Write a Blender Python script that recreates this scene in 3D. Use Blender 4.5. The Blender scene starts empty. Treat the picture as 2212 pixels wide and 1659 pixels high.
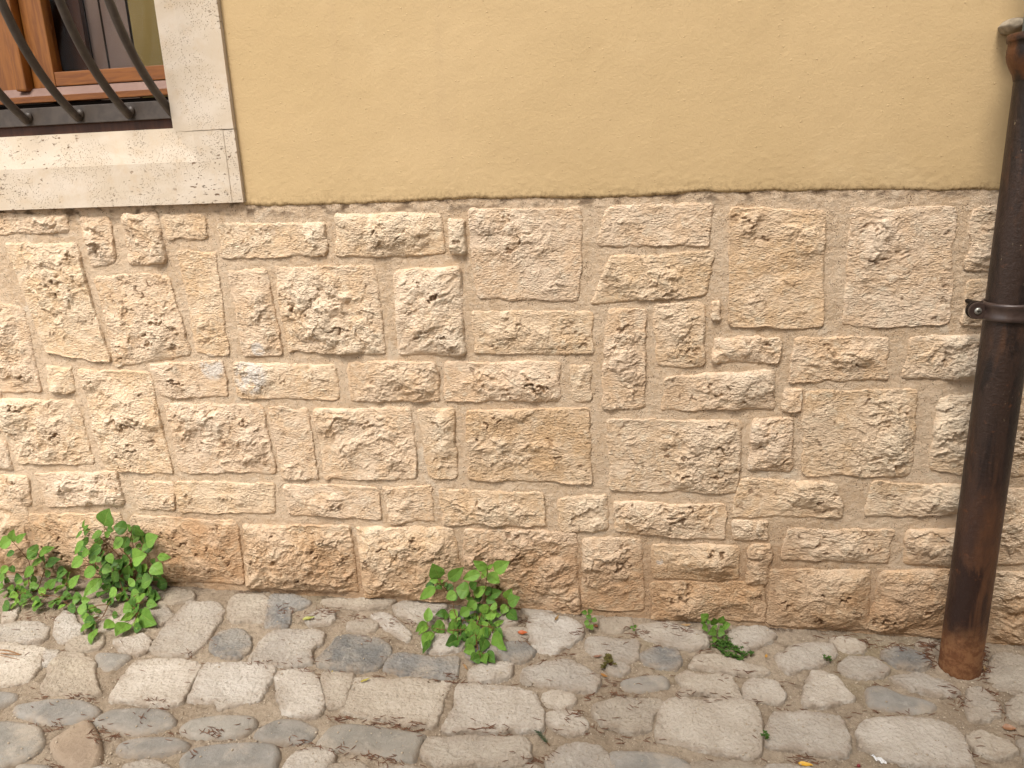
import bpy, math, random
import numpy as np
from mathutils import Vector, Matrix

# ------------------------------------------------------------------ camera, world, sun, exposure
SC = bpy.context.scene
COL = SC.collection
FPX = 1660.0                       # focal length in px of a 2212 px wide photograph
CX, CY = 1106.0, 829.5
H_CAM, D_CAM = 1.34, 2.10
def _n(v):
    v = np.array(v, float); return v/np.linalg.norm(v)
Zc = -_n((233, 5925, FPX))
Xc = _n((9606, 87, -FPX)); Xc = _n(Xc - Zc*np.dot(Xc, Zc))
Yc = np.cross(Zc, Xc)
R = np.stack([Xc, Yc, Zc], axis=1)           # world -> image frame (right, down, forward)
CAM = np.array((0.0, -D_CAM, H_CAM))
def ray(px, py):
    return R.T @ np.array((px-CX, py-CY, FPX))
def W(px, py, y=0.0):                         # photo pixel -> point on the vertical plane y
    d = ray(px, py); t = (y-CAM[1])/d[1]; return CAM + d*t
cd = bpy.data.cameras.new('camera'); cam = bpy.data.objects.new('camera', cd); COL.objects.link(cam)
cd.sensor_width = 36.0; cd.lens = 36.0*FPX/2212.0; cd.clip_start = 0.05; cd.clip_end = 500
M = Matrix.Identity(4)
for i, v in enumerate((R.T @ np.array((1, 0, 0)), R.T @ np.array((0, -1, 0)), R.T @ np.array((0, 0, -1)), CAM)):
    for j in range(3): M[j][i] = v[j]
cam.matrix_world = M
SC.camera = cam
SUN_EL, SUN_AZ = 57.0, 198.0                  # azimuth clockwise from +Y: the light comes from behind the viewer
w = bpy.data.worlds.new('World'); SC.world = w; w.use_nodes = True
nt = w.node_tree; nt.nodes.clear()
sky = nt.nodes.new('ShaderNodeTexSky'); sky.sky_type = 'NISHITA'; sky.sun_disc = False
sky.sun_elevation = math.radians(SUN_EL); sky.sun_rotation = math.radians(SUN_AZ)
sky.dust_density = 3.0; sky.air_density = 1.0; sky.ozone_density = 1.0
hs = nt.nodes.new('ShaderNodeHueSaturation'); hs.inputs['Saturation'].default_value = 0.12
bg = nt.nodes.new('ShaderNodeBackground'); bg.inputs['Strength'].default_value = 0.12
wo = nt.nodes.new('ShaderNodeOutputWorld')
nt.links.new(sky.outputs[0], hs.inputs['Color']); nt.links.new(hs.outputs[0], bg.inputs['Color']); nt.links.new(bg.outputs[0], wo.inputs['Surface'])
sl = bpy.data.lights.new('sun', 'SUN'); sl.energy = 1.6; sl.angle = math.radians(22); sl.color = (1.0, 0.92, 0.82)
so = bpy.data.objects.new('sun', sl); COL.objects.link(so)
_e, _a = math.radians(SUN_EL), math.radians(SUN_AZ)
sd = Vector((math.sin(_a)*math.cos(_e), math.cos(_a)*math.cos(_e), math.sin(_e)))
so.rotation_euler = sd.to_track_quat('Z', 'Y').to_euler()
SC.view_settings.view_transform = 'Standard'; SC.view_settings.look = 'None'
SC.view_settings.exposure = 1.34; SC.view_settings.gamma = 1.0

random.seed(7); RNG = np.random.default_rng(7)
# ------------------------------------------------------------------ numpy noise
def _hash(ix, iy, s):
    h = (ix.astype(np.int64)*374761393 + iy.astype(np.int64)*668265263 + int(s)*1274126177) & 0xffffffff
    h = ((h ^ (h >> 13))*1274126177) & 0xffffffff
    h = ((h ^ (h >> 16))*2246822519) & 0xffffffff
    return (h ^ (h >> 15)) & 0xffffffff
def gn(x, y, s=0):
    x0 = np.floor(x); y0 = np.floor(y); fx = x-x0; fy = y-y0
    u = fx*fx*fx*(fx*(fx*6-15)+10); v = fy*fy*fy*(fy*(fy*6-15)+10)
    def g(dx, dy):
        a = _hash(x0+dx, y0+dy, s)*(2*math.pi/4294967296.0)
        return np.cos(a)*(fx-dx) + np.sin(a)*(fy-dy)
    a = g(0, 0)*(1-u)+g(1, 0)*u; b = g(0, 1)*(1-u)+g(1, 1)*u
    return (a*(1-v)+b*v)*1.5
def fbm(x, y, s=0, o=4, r=0.5):
    t = 0; a = 1.0; n = 0
    for i in range(o):
        t = t + a*gn(x, y, s+i*17); n += a; a *= r; x = x*2.03+1.7; y = y*2.03-3.1
    return t/n*1.4
def ridged(x, y, s=0, o=3):
    t = 0; a = 1.0; n = 0
    for i in range(o):
        t = t + a*(1-np.abs(gn(x, y, s+i*13))*2); n += a; a *= 0.5; x = x*2.1+3; y = y*2.1+5
    return t/n
def worley(x, y, s=0):
    x0 = np.floor(x); y0 = np.floor(y); best = np.full(x.shape, 9.0); idv = np.zeros(x.shape)
    for dx in (-1, 0, 1):
        for dy in (-1, 0, 1):
            h = _hash(x0+dx, y0+dy, s); h2 = _hash(x0+dx, y0+dy, s+91)
            d = np.hypot(x0+dx+h/4294967296.0-x, y0+dy+h2/4294967296.0-y)
            m = d < best; best = np.where(m, d, best); idv = np.where(m, (h % 9973)/9973.0, idv)
    return best, idv
def chips(x, y, s, slope):                    # chisel chips: every cell a small tilted plane
    x0 = np.floor(x); y0 = np.floor(y); best = np.full(x.shape, 9.0); out = np.zeros(x.shape)
    for dx in (-1, 0, 1):
        for dy in (-1, 0, 1):
            h = _hash(x0+dx, y0+dy, s); h2 = _hash(x0+dx, y0+dy, s+91); a = (h % 6283)/1000.0; m_ = 0.3+0.7*((h2 % 977)/977.0)
            ox = x-(x0+dx+h/4294967296.0); oy = y-(y0+dy+h2/4294967296.0); d = np.hypot(ox, oy)
            v = (ox*np.cos(a)+oy*np.sin(a))*m_*slope + (h % 71)/71.0*0.35*slope
            m = d < best; best = np.where(m, d, best); out = np.where(m, v, out)
    return out
def ss(a, b, x):
    t = np.clip((x-a)/(b-a), 0, 1); return t*t*(3-2*t)
def sdf(px, py, poly):                        # signed distance, positive inside
    P = np.asarray(poly, float); Q = np.roll(P, -1, axis=0)
    d2 = np.full(px.shape, 1e9); ins = np.zeros(px.shape, bool)
    for (ax, ay), (bx, by) in zip(P, Q):
        ex, ey = bx-ax, by-ay; wx, wy = px-ax, py-ay
        t = np.clip((wx*ex+wy*ey)/(ex*ex+ey*ey+1e-12), 0, 1)
        d2 = np.minimum(d2, (wx-ex*t)**2+(wy-ey*t)**2)
        c = (ay > py) != (by > py)
        with np.errstate(divide='ignore', invalid='ignore'):
            xi = ax+(py-ay)/(by-ay+1e-15)*ex
        ins ^= c & (px < xi)
    d = np.sqrt(d2); return np.where(ins, d, -d)
def round_poly(P, rad, n=4):                  # rounds the corners of a polygon
    P = np.asarray(P, float); out = []; L = len(P)
    for i in range(L):
        a, b, c = P[i-1], P[i], P[(i+1) % L]
        u = a-b; v = c-b; lu = np.linalg.norm(u); lv = np.linalg.norm(v)
        r = min(rad, lu*0.45, lv*0.45); p = b+u/lu*r; q = b+v/lv*r
        for k in range(n+1):
            t = k/n; out.append((1-t)**2*p+2*t*(1-t)*b+t*t*q)
    return np.array(out)
def catmull(P, n=5, k=0.5):
    P = np.asarray(P, float); L = len(P); out = []
    for i in range(L):
        p0, p1, p2, p3 = P[i-1], P[i], P[(i+1) % L], P[(i+2) % L]
        for j in range(n):
            t = j/n
            out.append(p1 + k*(p2-p0)*t*(1) + (3*(p2-p1)-2*k*(p2-p0)-k*(p3-p1))*t*t + (2*(p1-p2)+k*(p2-p0)+k*(p3-p1))*t**3)
    return np.array(out)
# ------------------------------------------------------------------ mesh and object helpers
def mesh_np(name, V, F, attrs=None, smooth=True):
    """V (n,3) and F (m,4) or (m,3) as a mesh, with float attributes on its points."""
    me = bpy.data.meshes.new(name); V = np.asarray(V, np.float32); F = np.asarray(F, np.int32); k = F.shape[1]
    me.vertices.add(len(V)); me.vertices.foreach_set('co', V.ravel())
    me.loops.add(F.size); me.loops.foreach_set('vertex_index', F.ravel())
    me.polygons.add(len(F)); me.polygons.foreach_set('loop_start', np.arange(0, F.size, k, dtype=np.int32))
    me.polygons.foreach_set('loop_total', np.full(len(F), k, np.int32))
    me.update(calc_edges=True); me.validate()
    if smooth: me.polygons.foreach_set('use_smooth', np.ones(len(me.polygons), bool))
    for n, a in (attrs or {}).items():
        at = me.attributes.new(n, 'FLOAT', 'POINT'); at.data.foreach_set('value', np.asarray(a, np.float32).ravel())
    return me
def add_obj(name, me, mat=None, parent=None, label=None, cat=None, group=None, kind=None):
    o = bpy.data.objects.new(name, me); COL.objects.link(o)
    if parent is not None: o.parent = parent
    if mat is not None and me is not None and not me.materials: me.materials.append(mat)
    if label: o['label'] = label
    if cat: o['category'] = cat
    if group: o['group'] = group
    if kind: o['kind'] = kind
    return o
def empty(name, label=None, cat=None, group=None, kind=None):
    return add_obj(name, None, None, None, label, cat, group, kind)
def grid_faces(nv, nu, keep=None):
    i = np.arange(nv-1)[:, None]*nu + np.arange(nu-1)[None, :]
    F = np.stack([i, i+1, i+nu+1, i+nu], -1)
    if keep is not None:
        k = keep[:-1, :-1] | keep[:-1, 1:] | keep[1:, :-1] | keep[1:, 1:]
        F = F[k]
    return F.reshape(-1, 4)
def compact(V, F, attrs):
    used = np.zeros(len(V), bool); used[F.ravel()] = True
    idx = np.cumsum(used)-1
    return V[used], idx[F], {k: np.asarray(a).ravel()[used] for k, a in attrs.items()}
class MB:                                     # collects boxes, prisms and tubes into one mesh
    def __init__(s): s.V = []; s.F = []
    def add(s, V, F):
        b = len(s.V); s.V += [tuple(map(float, v)) for v in V]; s.F += [tuple(b+i for i in f) for f in F]
    def hexa(s, P):                           # 8 points: back 4 then front 4, same order
        s.add(P, [(0, 1, 2, 3), (7, 6, 5, 4), (0, 4, 5, 1), (1, 5, 6, 2), (2, 6, 7, 3), (3, 7, 4, 0)])
    def box(s, x0, x1, y0, y1, z0, z1):
        s.hexa([(x0, y1, z0), (x1, y1, z0), (x1, y1, z1), (x0, y1, z1), (x0, y0, z0), (x1, y0, z0), (x1, y0, z1), (x0, y0, z1)])
    def tube(s, pts, rads, n=12, cap=True):
        pts = [Vector(p) for p in pts]; V = []; F = []; prev = None
        for i, p in enumerate(pts):
            t = (pts[min(i+1, len(pts)-1)]-pts[max(i-1, 0)]).normalized()
            if prev is None: prev = t.orthogonal().normalized()
            a = (prev - t*prev.dot(t)).normalized(); prev = a; b = t.cross(a)
            for k in range(n):
                q = 2*math.pi*k/n; V.append(p+(a*math.cos(q)+b*math.sin(q))*rads[i])
        for i in range(len(pts)-1):
            for k in range(n):
                F.append((i*n+k, i*n+(k+1) % n, (i+1)*n+(k+1) % n, (i+1)*n+k))
        if cap: F.append(tuple(range(n-1, -1, -1))); F.append(tuple(range((len(pts)-1)*n, len(pts)*n)))
        s.add(V, F)
    def mesh(s, name, smooth=False, bevel=0):
        me = bpy.data.meshes.new(name); me.from_pydata(s.V, [], s.F); me.update()
        if bevel:
            import bmesh
            bm = bmesh.new(); bm.from_mesh(me); bmesh.ops.recalc_face_normals(bm, faces=bm.faces)
            bmesh.ops.bevel(bm, geom=list(bm.edges), offset=bevel, segments=2, profile=0.6, affect='EDGES', clamp_overlap=True)
            bm.to_mesh(me); bm.free()
        if smooth: me.polygons.foreach_set('use_smooth', [True]*len(me.polygons))
        return me
# ------------------------------------------------------------------ materials
ALB = 0.70                                    # photographed tone -> surface albedo
def srgb(r, g, b):
    f = lambda c: (c/255/12.92) if c/255 <= 0.04045 else ((c/255+0.055)/1.055)**2.4
    return (f(r)*ALB, f(g)*ALB, f(b)*ALB, 1.0)
class NM:
    def __init__(s, name, rough=0.9, spec=0.2):
        s.m = bpy.data.materials.new(name); s.m.use_nodes = True; s.t = s.m.node_tree
        s.b = s.t.nodes['Principled BSDF']; s.b.inputs['Roughness'].default_value = rough
        s.b.inputs['Specular IOR Level'].default_value = spec
        s.geo = s.t.nodes.new('ShaderNodeNewGeometry'); s.pos = s.geo.outputs['Position']
    def L(s, a, b): s.t.links.new(a, b)
    def val(s, v, sock):
        if isinstance(v, (int, float)): sock.default_value = v
        elif isinstance(v, tuple): sock.default_value = v
        else: s.L(v, sock)
    def noise(s, scale, detail=4, rough=0.55, dist=0.0, vec=None):
        n = s.t.nodes.new('ShaderNodeTexNoise'); n.inputs['Scale'].default_value = scale; n.inputs['Detail'].default_value = detail
        n.inputs['Roughness'].default_value = rough; n.inputs['Distortion'].default_value = dist
        s.L(vec or s.pos, n.inputs['Vector']); return n.outputs['Fac']
    def vor(s, scale, vec=None, feature='F1'):
        n = s.t.nodes.new('ShaderNodeTexVoronoi'); n.feature = feature; n.inputs['Scale'].default_value = scale
        s.L(vec or s.pos, n.inputs['Vector']); return n
    def mapv(s, sc=(1, 1, 1), rot=(0, 0, 0), vec=None):
        n = s.t.nodes.new('ShaderNodeMapping'); n.inputs['Scale'].default_value = sc; n.inputs['Rotation'].default_value = rot
        s.L(vec or s.pos, n.inputs['Vector']); return n.outputs[0]
    def warp(s, vec, scale, amt):
        n = s.t.nodes.new('ShaderNodeTexNoise'); n.inputs['Scale'].default_value = scale; n.inputs['Detail'].default_value = 3
        s.L(s.pos, n.inputs['Vector']); m = s.t.nodes.new('ShaderNodeVectorMath'); m.operation = 'MULTIPLY_ADD'
        s.L(n.outputs['Color'], m.inputs[0]); m.inputs[1].default_value = (amt, amt, amt); s.L(vec, m.inputs[2]); return m.outputs[0]
    def rng(s, v, a, b, c=0.0, d=1.0):
        n = s.t.nodes.new('ShaderNodeMapRange'); n.interpolation_type = 'SMOOTHSTEP'
        s.val(v, n.inputs[0]); n.inputs[1].default_value = a; n.inputs[2].default_value = b
        n.inputs[3].default_value = c; n.inputs[4].default_value = d; return n.outputs[0]
    def mth(s, op, a, b=0.0):
        n = s.t.nodes.new('ShaderNodeMath'); n.operation = op; s.val(a, n.inputs[0]); s.val(b, n.inputs[1]); return n.outputs[0]
    def mix(s, f, a, b, mode='MIX'):
        n = s.t.nodes.new('ShaderNodeMix'); n.data_type = 'RGBA'; n.blend_type = mode
        s.val(f, n.inputs[0]); s.val(a, n.inputs[6]); s.val(b, n.inputs[7]); return n.outputs[2]
    def attr(s, name):
        n = s.t.nodes.new('ShaderNodeAttribute'); n.attribute_name = name; return n.outputs['Fac']
    def rand(s):
        n = s.t.nodes.new('ShaderNodeObjectInfo'); return n.outputs['Random']
    def z(s):
        n = s.t.nodes.new('ShaderNodeSeparateXYZ'); s.L(s.pos, n.inputs[0]); return n.outputs
    def hsv(s, col, h=0.5, sa=1.0, v=1.0):
        n = s.t.nodes.new('ShaderNodeHueSaturation'); s.val(h, n.inputs['Hue']); s.val(sa, n.inputs['Saturation']); s.val(v, n.inputs['Value'])
        s.L(col, n.inputs['Color']); return n.outputs[0]
    def bump(s, h, dist, strength=1.0, normal=None):
        n = s.t.nodes.new('ShaderNodeBump'); n.inputs['Distance'].default_value = dist; n.inputs['Strength'].default_value = strength
        s.L(h, n.inputs['Height'])
        if normal is not None: s.L(normal, n.inputs['Normal'])
        return n.outputs[0]
    def col(s, c): s.val(c, s.b.inputs['Base Color'])
    def nrm(s, n): s.L(n, s.b.inputs['Normal'])
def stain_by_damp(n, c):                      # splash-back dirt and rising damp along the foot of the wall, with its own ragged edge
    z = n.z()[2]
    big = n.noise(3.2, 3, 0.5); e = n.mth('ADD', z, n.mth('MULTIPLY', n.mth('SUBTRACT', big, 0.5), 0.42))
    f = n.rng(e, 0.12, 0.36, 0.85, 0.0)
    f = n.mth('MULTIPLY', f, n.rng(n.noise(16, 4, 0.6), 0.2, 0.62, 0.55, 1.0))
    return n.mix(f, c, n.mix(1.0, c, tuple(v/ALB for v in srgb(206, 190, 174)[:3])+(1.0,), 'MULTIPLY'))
def mat_stone():
    n = NM('rough_limestone', 0.92, 0.12)
    a = n.noise(9, 5, 0.6, 0.6); b = n.noise(45, 5, 0.65, 0.5); h = n.attr('hgt'); r = n.rand()
    c = n.mix(n.rng(n.mth('ADD', a, n.mth('MULTIPLY', h, 0.14)), 0.40, 0.66), srgb(246, 212, 172), srgb(254, 227, 195))
    c = n.mix(n.rng(b, 0.45, 0.75), c, srgb(255, 236, 206))
    c = n.mix(n.rng(n.noise(4.5, 3, 0.5), 0.50, 0.72, 0, 0.6), c, srgb(248, 220, 188))
    c = n.mix(n.mth('MULTIPLY', n.rng(h, 0.5, 1.0), 0.35), c, srgb(255, 240, 214))
    c = n.hsv(c, n.rng(n.mth('FRACT', n.mth('MULTIPLY', r, 3.7)), 0, 1, 0.497, 0.501), n.rng(r, 0, 1, 0.93, 1.0), n.rng(n.mth('FRACT', n.mth('MULTIPLY', r, 7.31)), 0, 1, 1.0, 1.05))
    c = n.mix(n.rng(n.noise(170, 3, 0.6), 0.60, 0.74, 0, 0.18), c, srgb(186, 142, 98))
    c = n.mix(n.mth('MULTIPLY', n.attr('tone'), n.rng(n.noise(12, 5, 0.65, 0.5), 0.36, 0.62, 0.15, 1.0)), c, srgb(222, 178, 126))
    c = n.mix(n.mth('MULTIPLY', n.attr('tone'), n.rng(n.noise(21, 5, 0.7, 0.3), 0.58, 0.68, 0, 0.7)), c, srgb(128, 94, 64))
    c = n.mix(n.mth('MULTIPLY', n.attr('pit'), n.rng(n.noise(40, 2, 0.5), 0.38, 0.62, 0.12, 0.75)), c, srgb(120, 86, 58))
    c = n.mix(n.mth('MULTIPLY', n.attr('rim'), n.rng(n.noise(26, 5, 0.7), 0.44, 0.66, 0, 0.8)), c, srgb(243, 210, 174))
    c = n.mix(n.mth('MULTIPLY', n.attr('white'), n.rng(n.noise(35, 4, 0.6), 0.36, 0.5)), c, srgb(248, 236, 222))
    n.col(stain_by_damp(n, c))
    m = n.mapv((1, 1, 1.9), (0, 0.35, 0))
    v1 = n.vor(60, n.warp(m, 45, 0.016)).outputs['Distance']; v2 = n.vor(135, n.warp(m, 90, 0.008)).outputs['Distance']
    n0 = n.bump(n.noise(70, 7, 0.75, 0.15, m), 0.006, 0.8)
    k1 = n.mth('MULTIPLY', n.rng(n.noise(11, 3, 0.6), 0.38, 0.62, 0.1, 0.95), n.rng(n.mth('FRACT', n.mth('MULTIPLY', r, 11.3)), 0, 1, 0.35, 1.15))
    n1 = n.bump(n.mth('MULTIPLY', v1, k1), 0.0062, 0.8, n0); n2 = n.bump(n.mth('MULTIPLY', v2, n.rng(n.noise(17, 3, 0.6), 0.36, 0.60, 0.3, 1.1)), 0.0038, 0.9, n1)
    n.nrm(n.bump(n.noise(420, 3, 0.6), 0.002, 0.7, n2)); return n.m
def mat_mortar():
    n = NM('lime_mortar', 0.95, 0.1)
    c = n.mix(n.rng(n.noise(5, 4, 0.6), 0.35, 0.65), srgb(232, 202, 168), srgb(243, 216, 185))
    c = n.mix(n.rng(n.noise(60, 4, 0.65), 0.4, 0.66, 0, 0.6), c, srgb(248, 226, 198))
    v = n.vor(190); c = n.mix(n.mth('MULTIPLY', n.rng(v.outputs['Distance'], 0.18, 0.30, 1, 0), n.rng(n.noise(33, 2), 0.45, 0.6)), c, srgb(112, 92, 76))
    v2 = n.vor(75); c = n.mix(n.rng(v2.outputs['Distance'], 0.05, 0.10, 0.85, 0), c, srgb(74, 66, 62))
    c = n.mix(n.rng(n.noise(9, 5, 0.7), 0.54, 0.72, 0, 0.45), c, srgb(196, 162, 126))
    c = n.mix(n.rng(n.noise(6, 4, 0.6, 0.8), 0.60, 0.70, 0, 0.5), c, srgb(250, 236, 214))
    c = n.mix(n.attr('grime'), c, srgb(96, 74, 54))
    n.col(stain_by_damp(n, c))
    n1 = n.bump(n.noise(240, 4, 0.7), 0.0045, 1.0); n.nrm(n.bump(n.noise(50, 6, 0.7), 0.007, 0.7, n1)); return n.m
def mat_plaster():
    n = NM('yellow_render', 0.88, 0.15)
    c = n.mix(n.rng(n.noise(1.3, 3, 0.5), 0.3, 0.7), srgb(217, 188, 141), srgb(225, 196, 150))
    c = n.mix(n.rng(n.noise(7, 4, 0.6), 0.5, 0.8, 0, 0.35), c, srgb(212, 183, 140))
    st = n.noise(3.0, 4, 0.6, 0, n.mapv((3.5, 1, 0.35)))
    c = n.mix(n.rng(st, 0.55, 0.8, 0, 0.25), c, srgb(208, 180, 140))
    v = n.vor(28); c = n.mix(n.rng(v.outputs['Distance'], 0.02, 0.05, 0.6, 0), c, srgb(140, 105, 66))
    c = n.mix(n.rng(n.noise(2.1, 5, 0.6, 0.6), 0.60, 0.72, 0, 0.35), c, srgb(232, 206, 162))
    c = n.mix(n.mth('MULTIPLY', n.attr('grime'), n.rng(n.noise(120, 4, 0.7), 0.45, 0.62)), c, srgb(112, 84, 52))
    n.col(c)
    n1 = n.bump(n.noise(130, 4, 0.6, 0.4), 0.0014, 0.7)
    v3 = n.vor(46); n2 = n.bump(n.rng(v3.outputs['Distance'], 0.0, 0.13, 1, 0), 0.0014, 0.6, n1)
    n.nrm(n.bump(n.noise(22, 3, 0.5), 0.002, 0.5, n2)); return n.m
def mat_travertine():
    n = NM('travertine', 0.6, 0.3)
    m = n.mapv((1, 1, 2.2))
    c = n.mix(n.rng(n.noise(6, 4, 0.6, 0.3, m), 0.35, 0.68), srgb(224, 206, 182), srgb(236, 221, 202))
    c = n.mix(n.rng(n.noise(26, 4, 0.6), 0.5, 0.75, 0, 0.4), c, srgb(220, 192, 156))
    pf = n.rng(n.noise(3.6, 2, 0.5), 0.46, 0.58)
    p = n.mth('MULTIPLY', n.rng(n.noise(62, 5, 0.62, 0.3, m), 0.62, 0.67), pf)
    v2 = n.vor(210); p2 = n.mth('MULTIPLY', n.rng(v2.outputs['Distance'], 0.13, 0.26, 0.7, 0), n.rng(n.noise(11, 2), 0.45, 0.6))
    pp = n.mth('MAXIMUM', p, p2)
    c = n.mix(n.mth('MULTIPLY', pp, 0.9), c, srgb(140, 98, 62)); n.col(c)
    n1 = n.bump(pp, 0.004, 1.0); n1.node.invert = True
    n.nrm(n.bump(n.noise(160, 3), 0.0008, 0.6, n1)); return n.m
def mat_simple(name, c0, c1, scale=20, rough=0.6, spec=0.3, metal=0.0, stretch=(1, 1, 1), bumpd=0.0005, bscale=120):
    n = NM(name, rough, spec); n.b.inputs['Metallic'].default_value = metal
    n.col(n.mix(n.rng(n.noise(scale, 5, 0.6, 0.4, n.mapv(stretch)), 0.35, 0.65), srgb(*c0), srgb(*c1)))
    if bumpd: n.nrm(n.bump(n.noise(bscale, 4, 0.6, 0, n.mapv(stretch)), bumpd, 0.8))
    return n.m
def mat_pipe(splash):
    n = NM('weathered_iron' if splash else 'rusted_collar', 0.58, 0.35)
    st = n.mapv((1.6, 1.6, 0.35)); xyz = n.z()
    c = n.mix(n.rng(n.noise(6, 5, 0.65, 0.3, st), 0.42, 0.60), srgb(62, 46, 38), srgb(104, 70, 46))
    c = n.mix(n.rng(n.noise(4.2, 5, 0.65, 0.5, n.mapv((3.0, 3.0, 0.7))), 0.46, 0.56), c, srgb(28, 22, 21))
    c = n.mix(n.rng(n.noise(34, 5, 0.7), 0.60, 0.70, 0, 0.5), c, srgb(136, 84, 48))
    sp = n.noise(60, 4, 0.75, 0.0, n.mapv((1.4, 1.4, 0.7))); c = n.mix(n.mth('MULTIPLY', n.rng(sp, 0.67, 0.70), n.rng(n.noise(5, 2), 0.52, 0.58)), c, srgb(216, 196, 160))
    rg = n.mix(n.rng(xyz[2], 0.35, 0.75), srgb(92, 56, 42), srgb(58, 42, 36)); c = n.mix(0.25, c, rg)
    if splash:
        e = n.mth('ADD', xyz[2], n.mth('MULTIPLY', n.mth('SUBTRACT', n.noise(9, 5, 0.65), 0.5), 0.14))
        f = n.rng(e, 0.07, 0.15, 1, 0)
        c = n.mix(f, c, n.mix(n.rng(n.noise(50, 4, 0.7), 0.4, 0.6), srgb(150, 106, 70), srgb(122, 78, 48)))
        rg = n.rng(e, 0.03, 0.13, 0.9, 0.45); n.L(rg, n.b.inputs['Roughness'])
    else:
        c = n.mix(n.rng(n.noise(16, 3), 0.4, 0.6, 0, 0.8), c, srgb(120, 74, 42))
    n.col(c); n.nrm(n.bump(n.noise(75, 6, 0.75), 0.003, 0.9)); return n.m
def mat_ground():
    n = NM('sandy_bedding', 0.97, 0.08)
    c = n.mix(n.rng(n.noise(4, 5, 0.6), 0.35, 0.65), srgb(164, 147, 126), srgb(187, 171, 150))
    c = n.mix(n.rng(n.noise(28, 5, 0.7), 0.45, 0.7, 0, 0.7), c, srgb(140, 124, 106))
    c = n.mix(n.rng(n.noise(2.3, 3, 0.5), 0.56, 0.72, 0, 0.5), c, srgb(150, 136, 104))
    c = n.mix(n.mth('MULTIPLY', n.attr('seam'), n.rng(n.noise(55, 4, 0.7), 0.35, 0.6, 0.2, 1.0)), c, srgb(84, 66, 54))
    v = n.vor(260); c = n.mix(n.mth('MULTIPLY', n.rng(v.outputs['Distance'], 0.16, 0.3, 1, 0), n.rng(n.noise(40, 2), 0.42, 0.6, 0, 0.9)), c, srgb(200, 188, 170))
    v2 = n.vor(210); c = n.mix(n.rng(v2.outputs['Distance'], 0.06, 0.13, 0.7, 0), c, srgb(92, 74, 60))
    n.col(c); n1 = n.bump(n.noise(260, 4, 0.75), 0.004, 1.0); n.nrm(n.bump(n.noise(60, 4, 0.6), 0.008, 0.6, n1)); return n.m
def mat_cobble(name, c0, c1, c2, pits, dust, smoothness):
    n = NM(name, 0.8 if smoothness else 0.92, 0.2); r = n.rand()
    c = n.mix(n.rng(n.noise(10, 4, 0.6, 0.4), 0.35, 0.65), srgb(*c0), srgb(*c1))
    c = n.mix(n.rng(n.noise(34, 5, 0.65, 0.5), 0.52, 0.74, 0, 0.75), c, srgb(*c2))
    c = n.hsv(c, 0.5, n.rng(r, 0, 1, 0.8, 1.2), n.rng(n.mth('FRACT', n.mth('MULTIPLY', r, 5.7)), 0, 1, 0.92, 1.06))
    if pits:
        v = n.vor(120); p = n.mth('MULTIPLY', n.rng(n.mth('ADD', v.outputs['Distance'], n.mth('MULTIPLY', n.noise(200, 2), 0.3)), 0.24, 0.36, 1, 0), n.rng(n.noise(13, 3), 0.44, 0.6))
        c = n.mix(n.mth('MULTIPLY', p, 0.65), c, srgb(150, 126, 100))
    c = n.mix(n.mth('MULTIPLY', n.attr('rim'), n.rng(n.noise(24, 5, 0.7), 0.34, 0.62, 0.15, 1.0)), c, srgb(168, 150, 130))
    c = n.mix(n.rng(n.noise(7, 5, 0.65), 0.50, 0.66, 0, dust), c, srgb(196, 183, 165))
    v = n.vor(110); c = n.mix(n.rng(v.outputs['Distance'], 0.03, 0.06, 0.8, 0), c, srgb(214, 205, 192))
    n.col(c)
    if smoothness: n1 = n.bump(n.noise(90, 7, 0.72, 0.3), 0.0045, 0.9)
    else: n1 = n.bump(n.vor(100, n.warp(n.pos, 60, 0.012)).outputs['Distance'], 0.0028, 0.8, n.bump(n.noise(110, 7, 0.75, 0.3), 0.007, 1.0))
    if pits:
        n1b = n.bump(p, 0.002, 1.0, n1); n1b.node.invert = True; n1 = n1b
    n.nrm(n.bump(n.noise(380, 3), 0.001, 0.6, n1)); return n.m
def mat_leaf(name, c0, c1, trans=0.25):
    n = NM(name, 0.5, 0.35)
    a = n.attr('tint'); u = n.attr('lu'); v = n.attr('lv')
    c = n.mix(a, srgb(*c0), srgb(*c1))
    wv = n.mth('SUBTRACT', n.mth('MULTIPLY', u, 6.0), n.mth('MULTIPLY', n.mth('ABSOLUTE', v), 2.6))
    fr = n.mth('ABSOLUTE', n.mth('SUBTRACT', n.mth('FRACT', wv), 0.5))
    vein = n.mth('MAXIMUM', n.rng(fr, 0.0, 0.09, 0.55, 0), n.rng(n.mth('ABSOLUTE', v), 0.03, 0.10, 0.9, 0))
    c = n.mix(n.mth('MULTIPLY', vein, 0.45), c, srgb(150, 176, 84))
    c = n.mix(n.rng(n.noise(120, 3), 0.5, 0.75, 0, 0.3), c, srgb(60, 96, 32)); n.col(c)
    n.nrm(n.bump(n.mth('ADD', n.mth('MULTIPLY', vein, -1.0), n.noise(150, 2)), 0.0012, 0.8))
    n.b.inputs['Transmission Weight'].default_value = 0.0
    tr = n.t.nodes.new('ShaderNodeBsdfTranslucent'); mx = n.t.nodes.new('ShaderNodeMixShader'); mx.inputs[0].default_value = trans
    n.L(c, tr.inputs['Color']); out = n.t.nodes['Material Output']
    n.L(n.b.outputs[0], mx.inputs[1]); n.L(tr.outputs[0], mx.inputs[2]); n.L(mx.outputs[0], out.inputs['Surface']); return n.m
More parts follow.
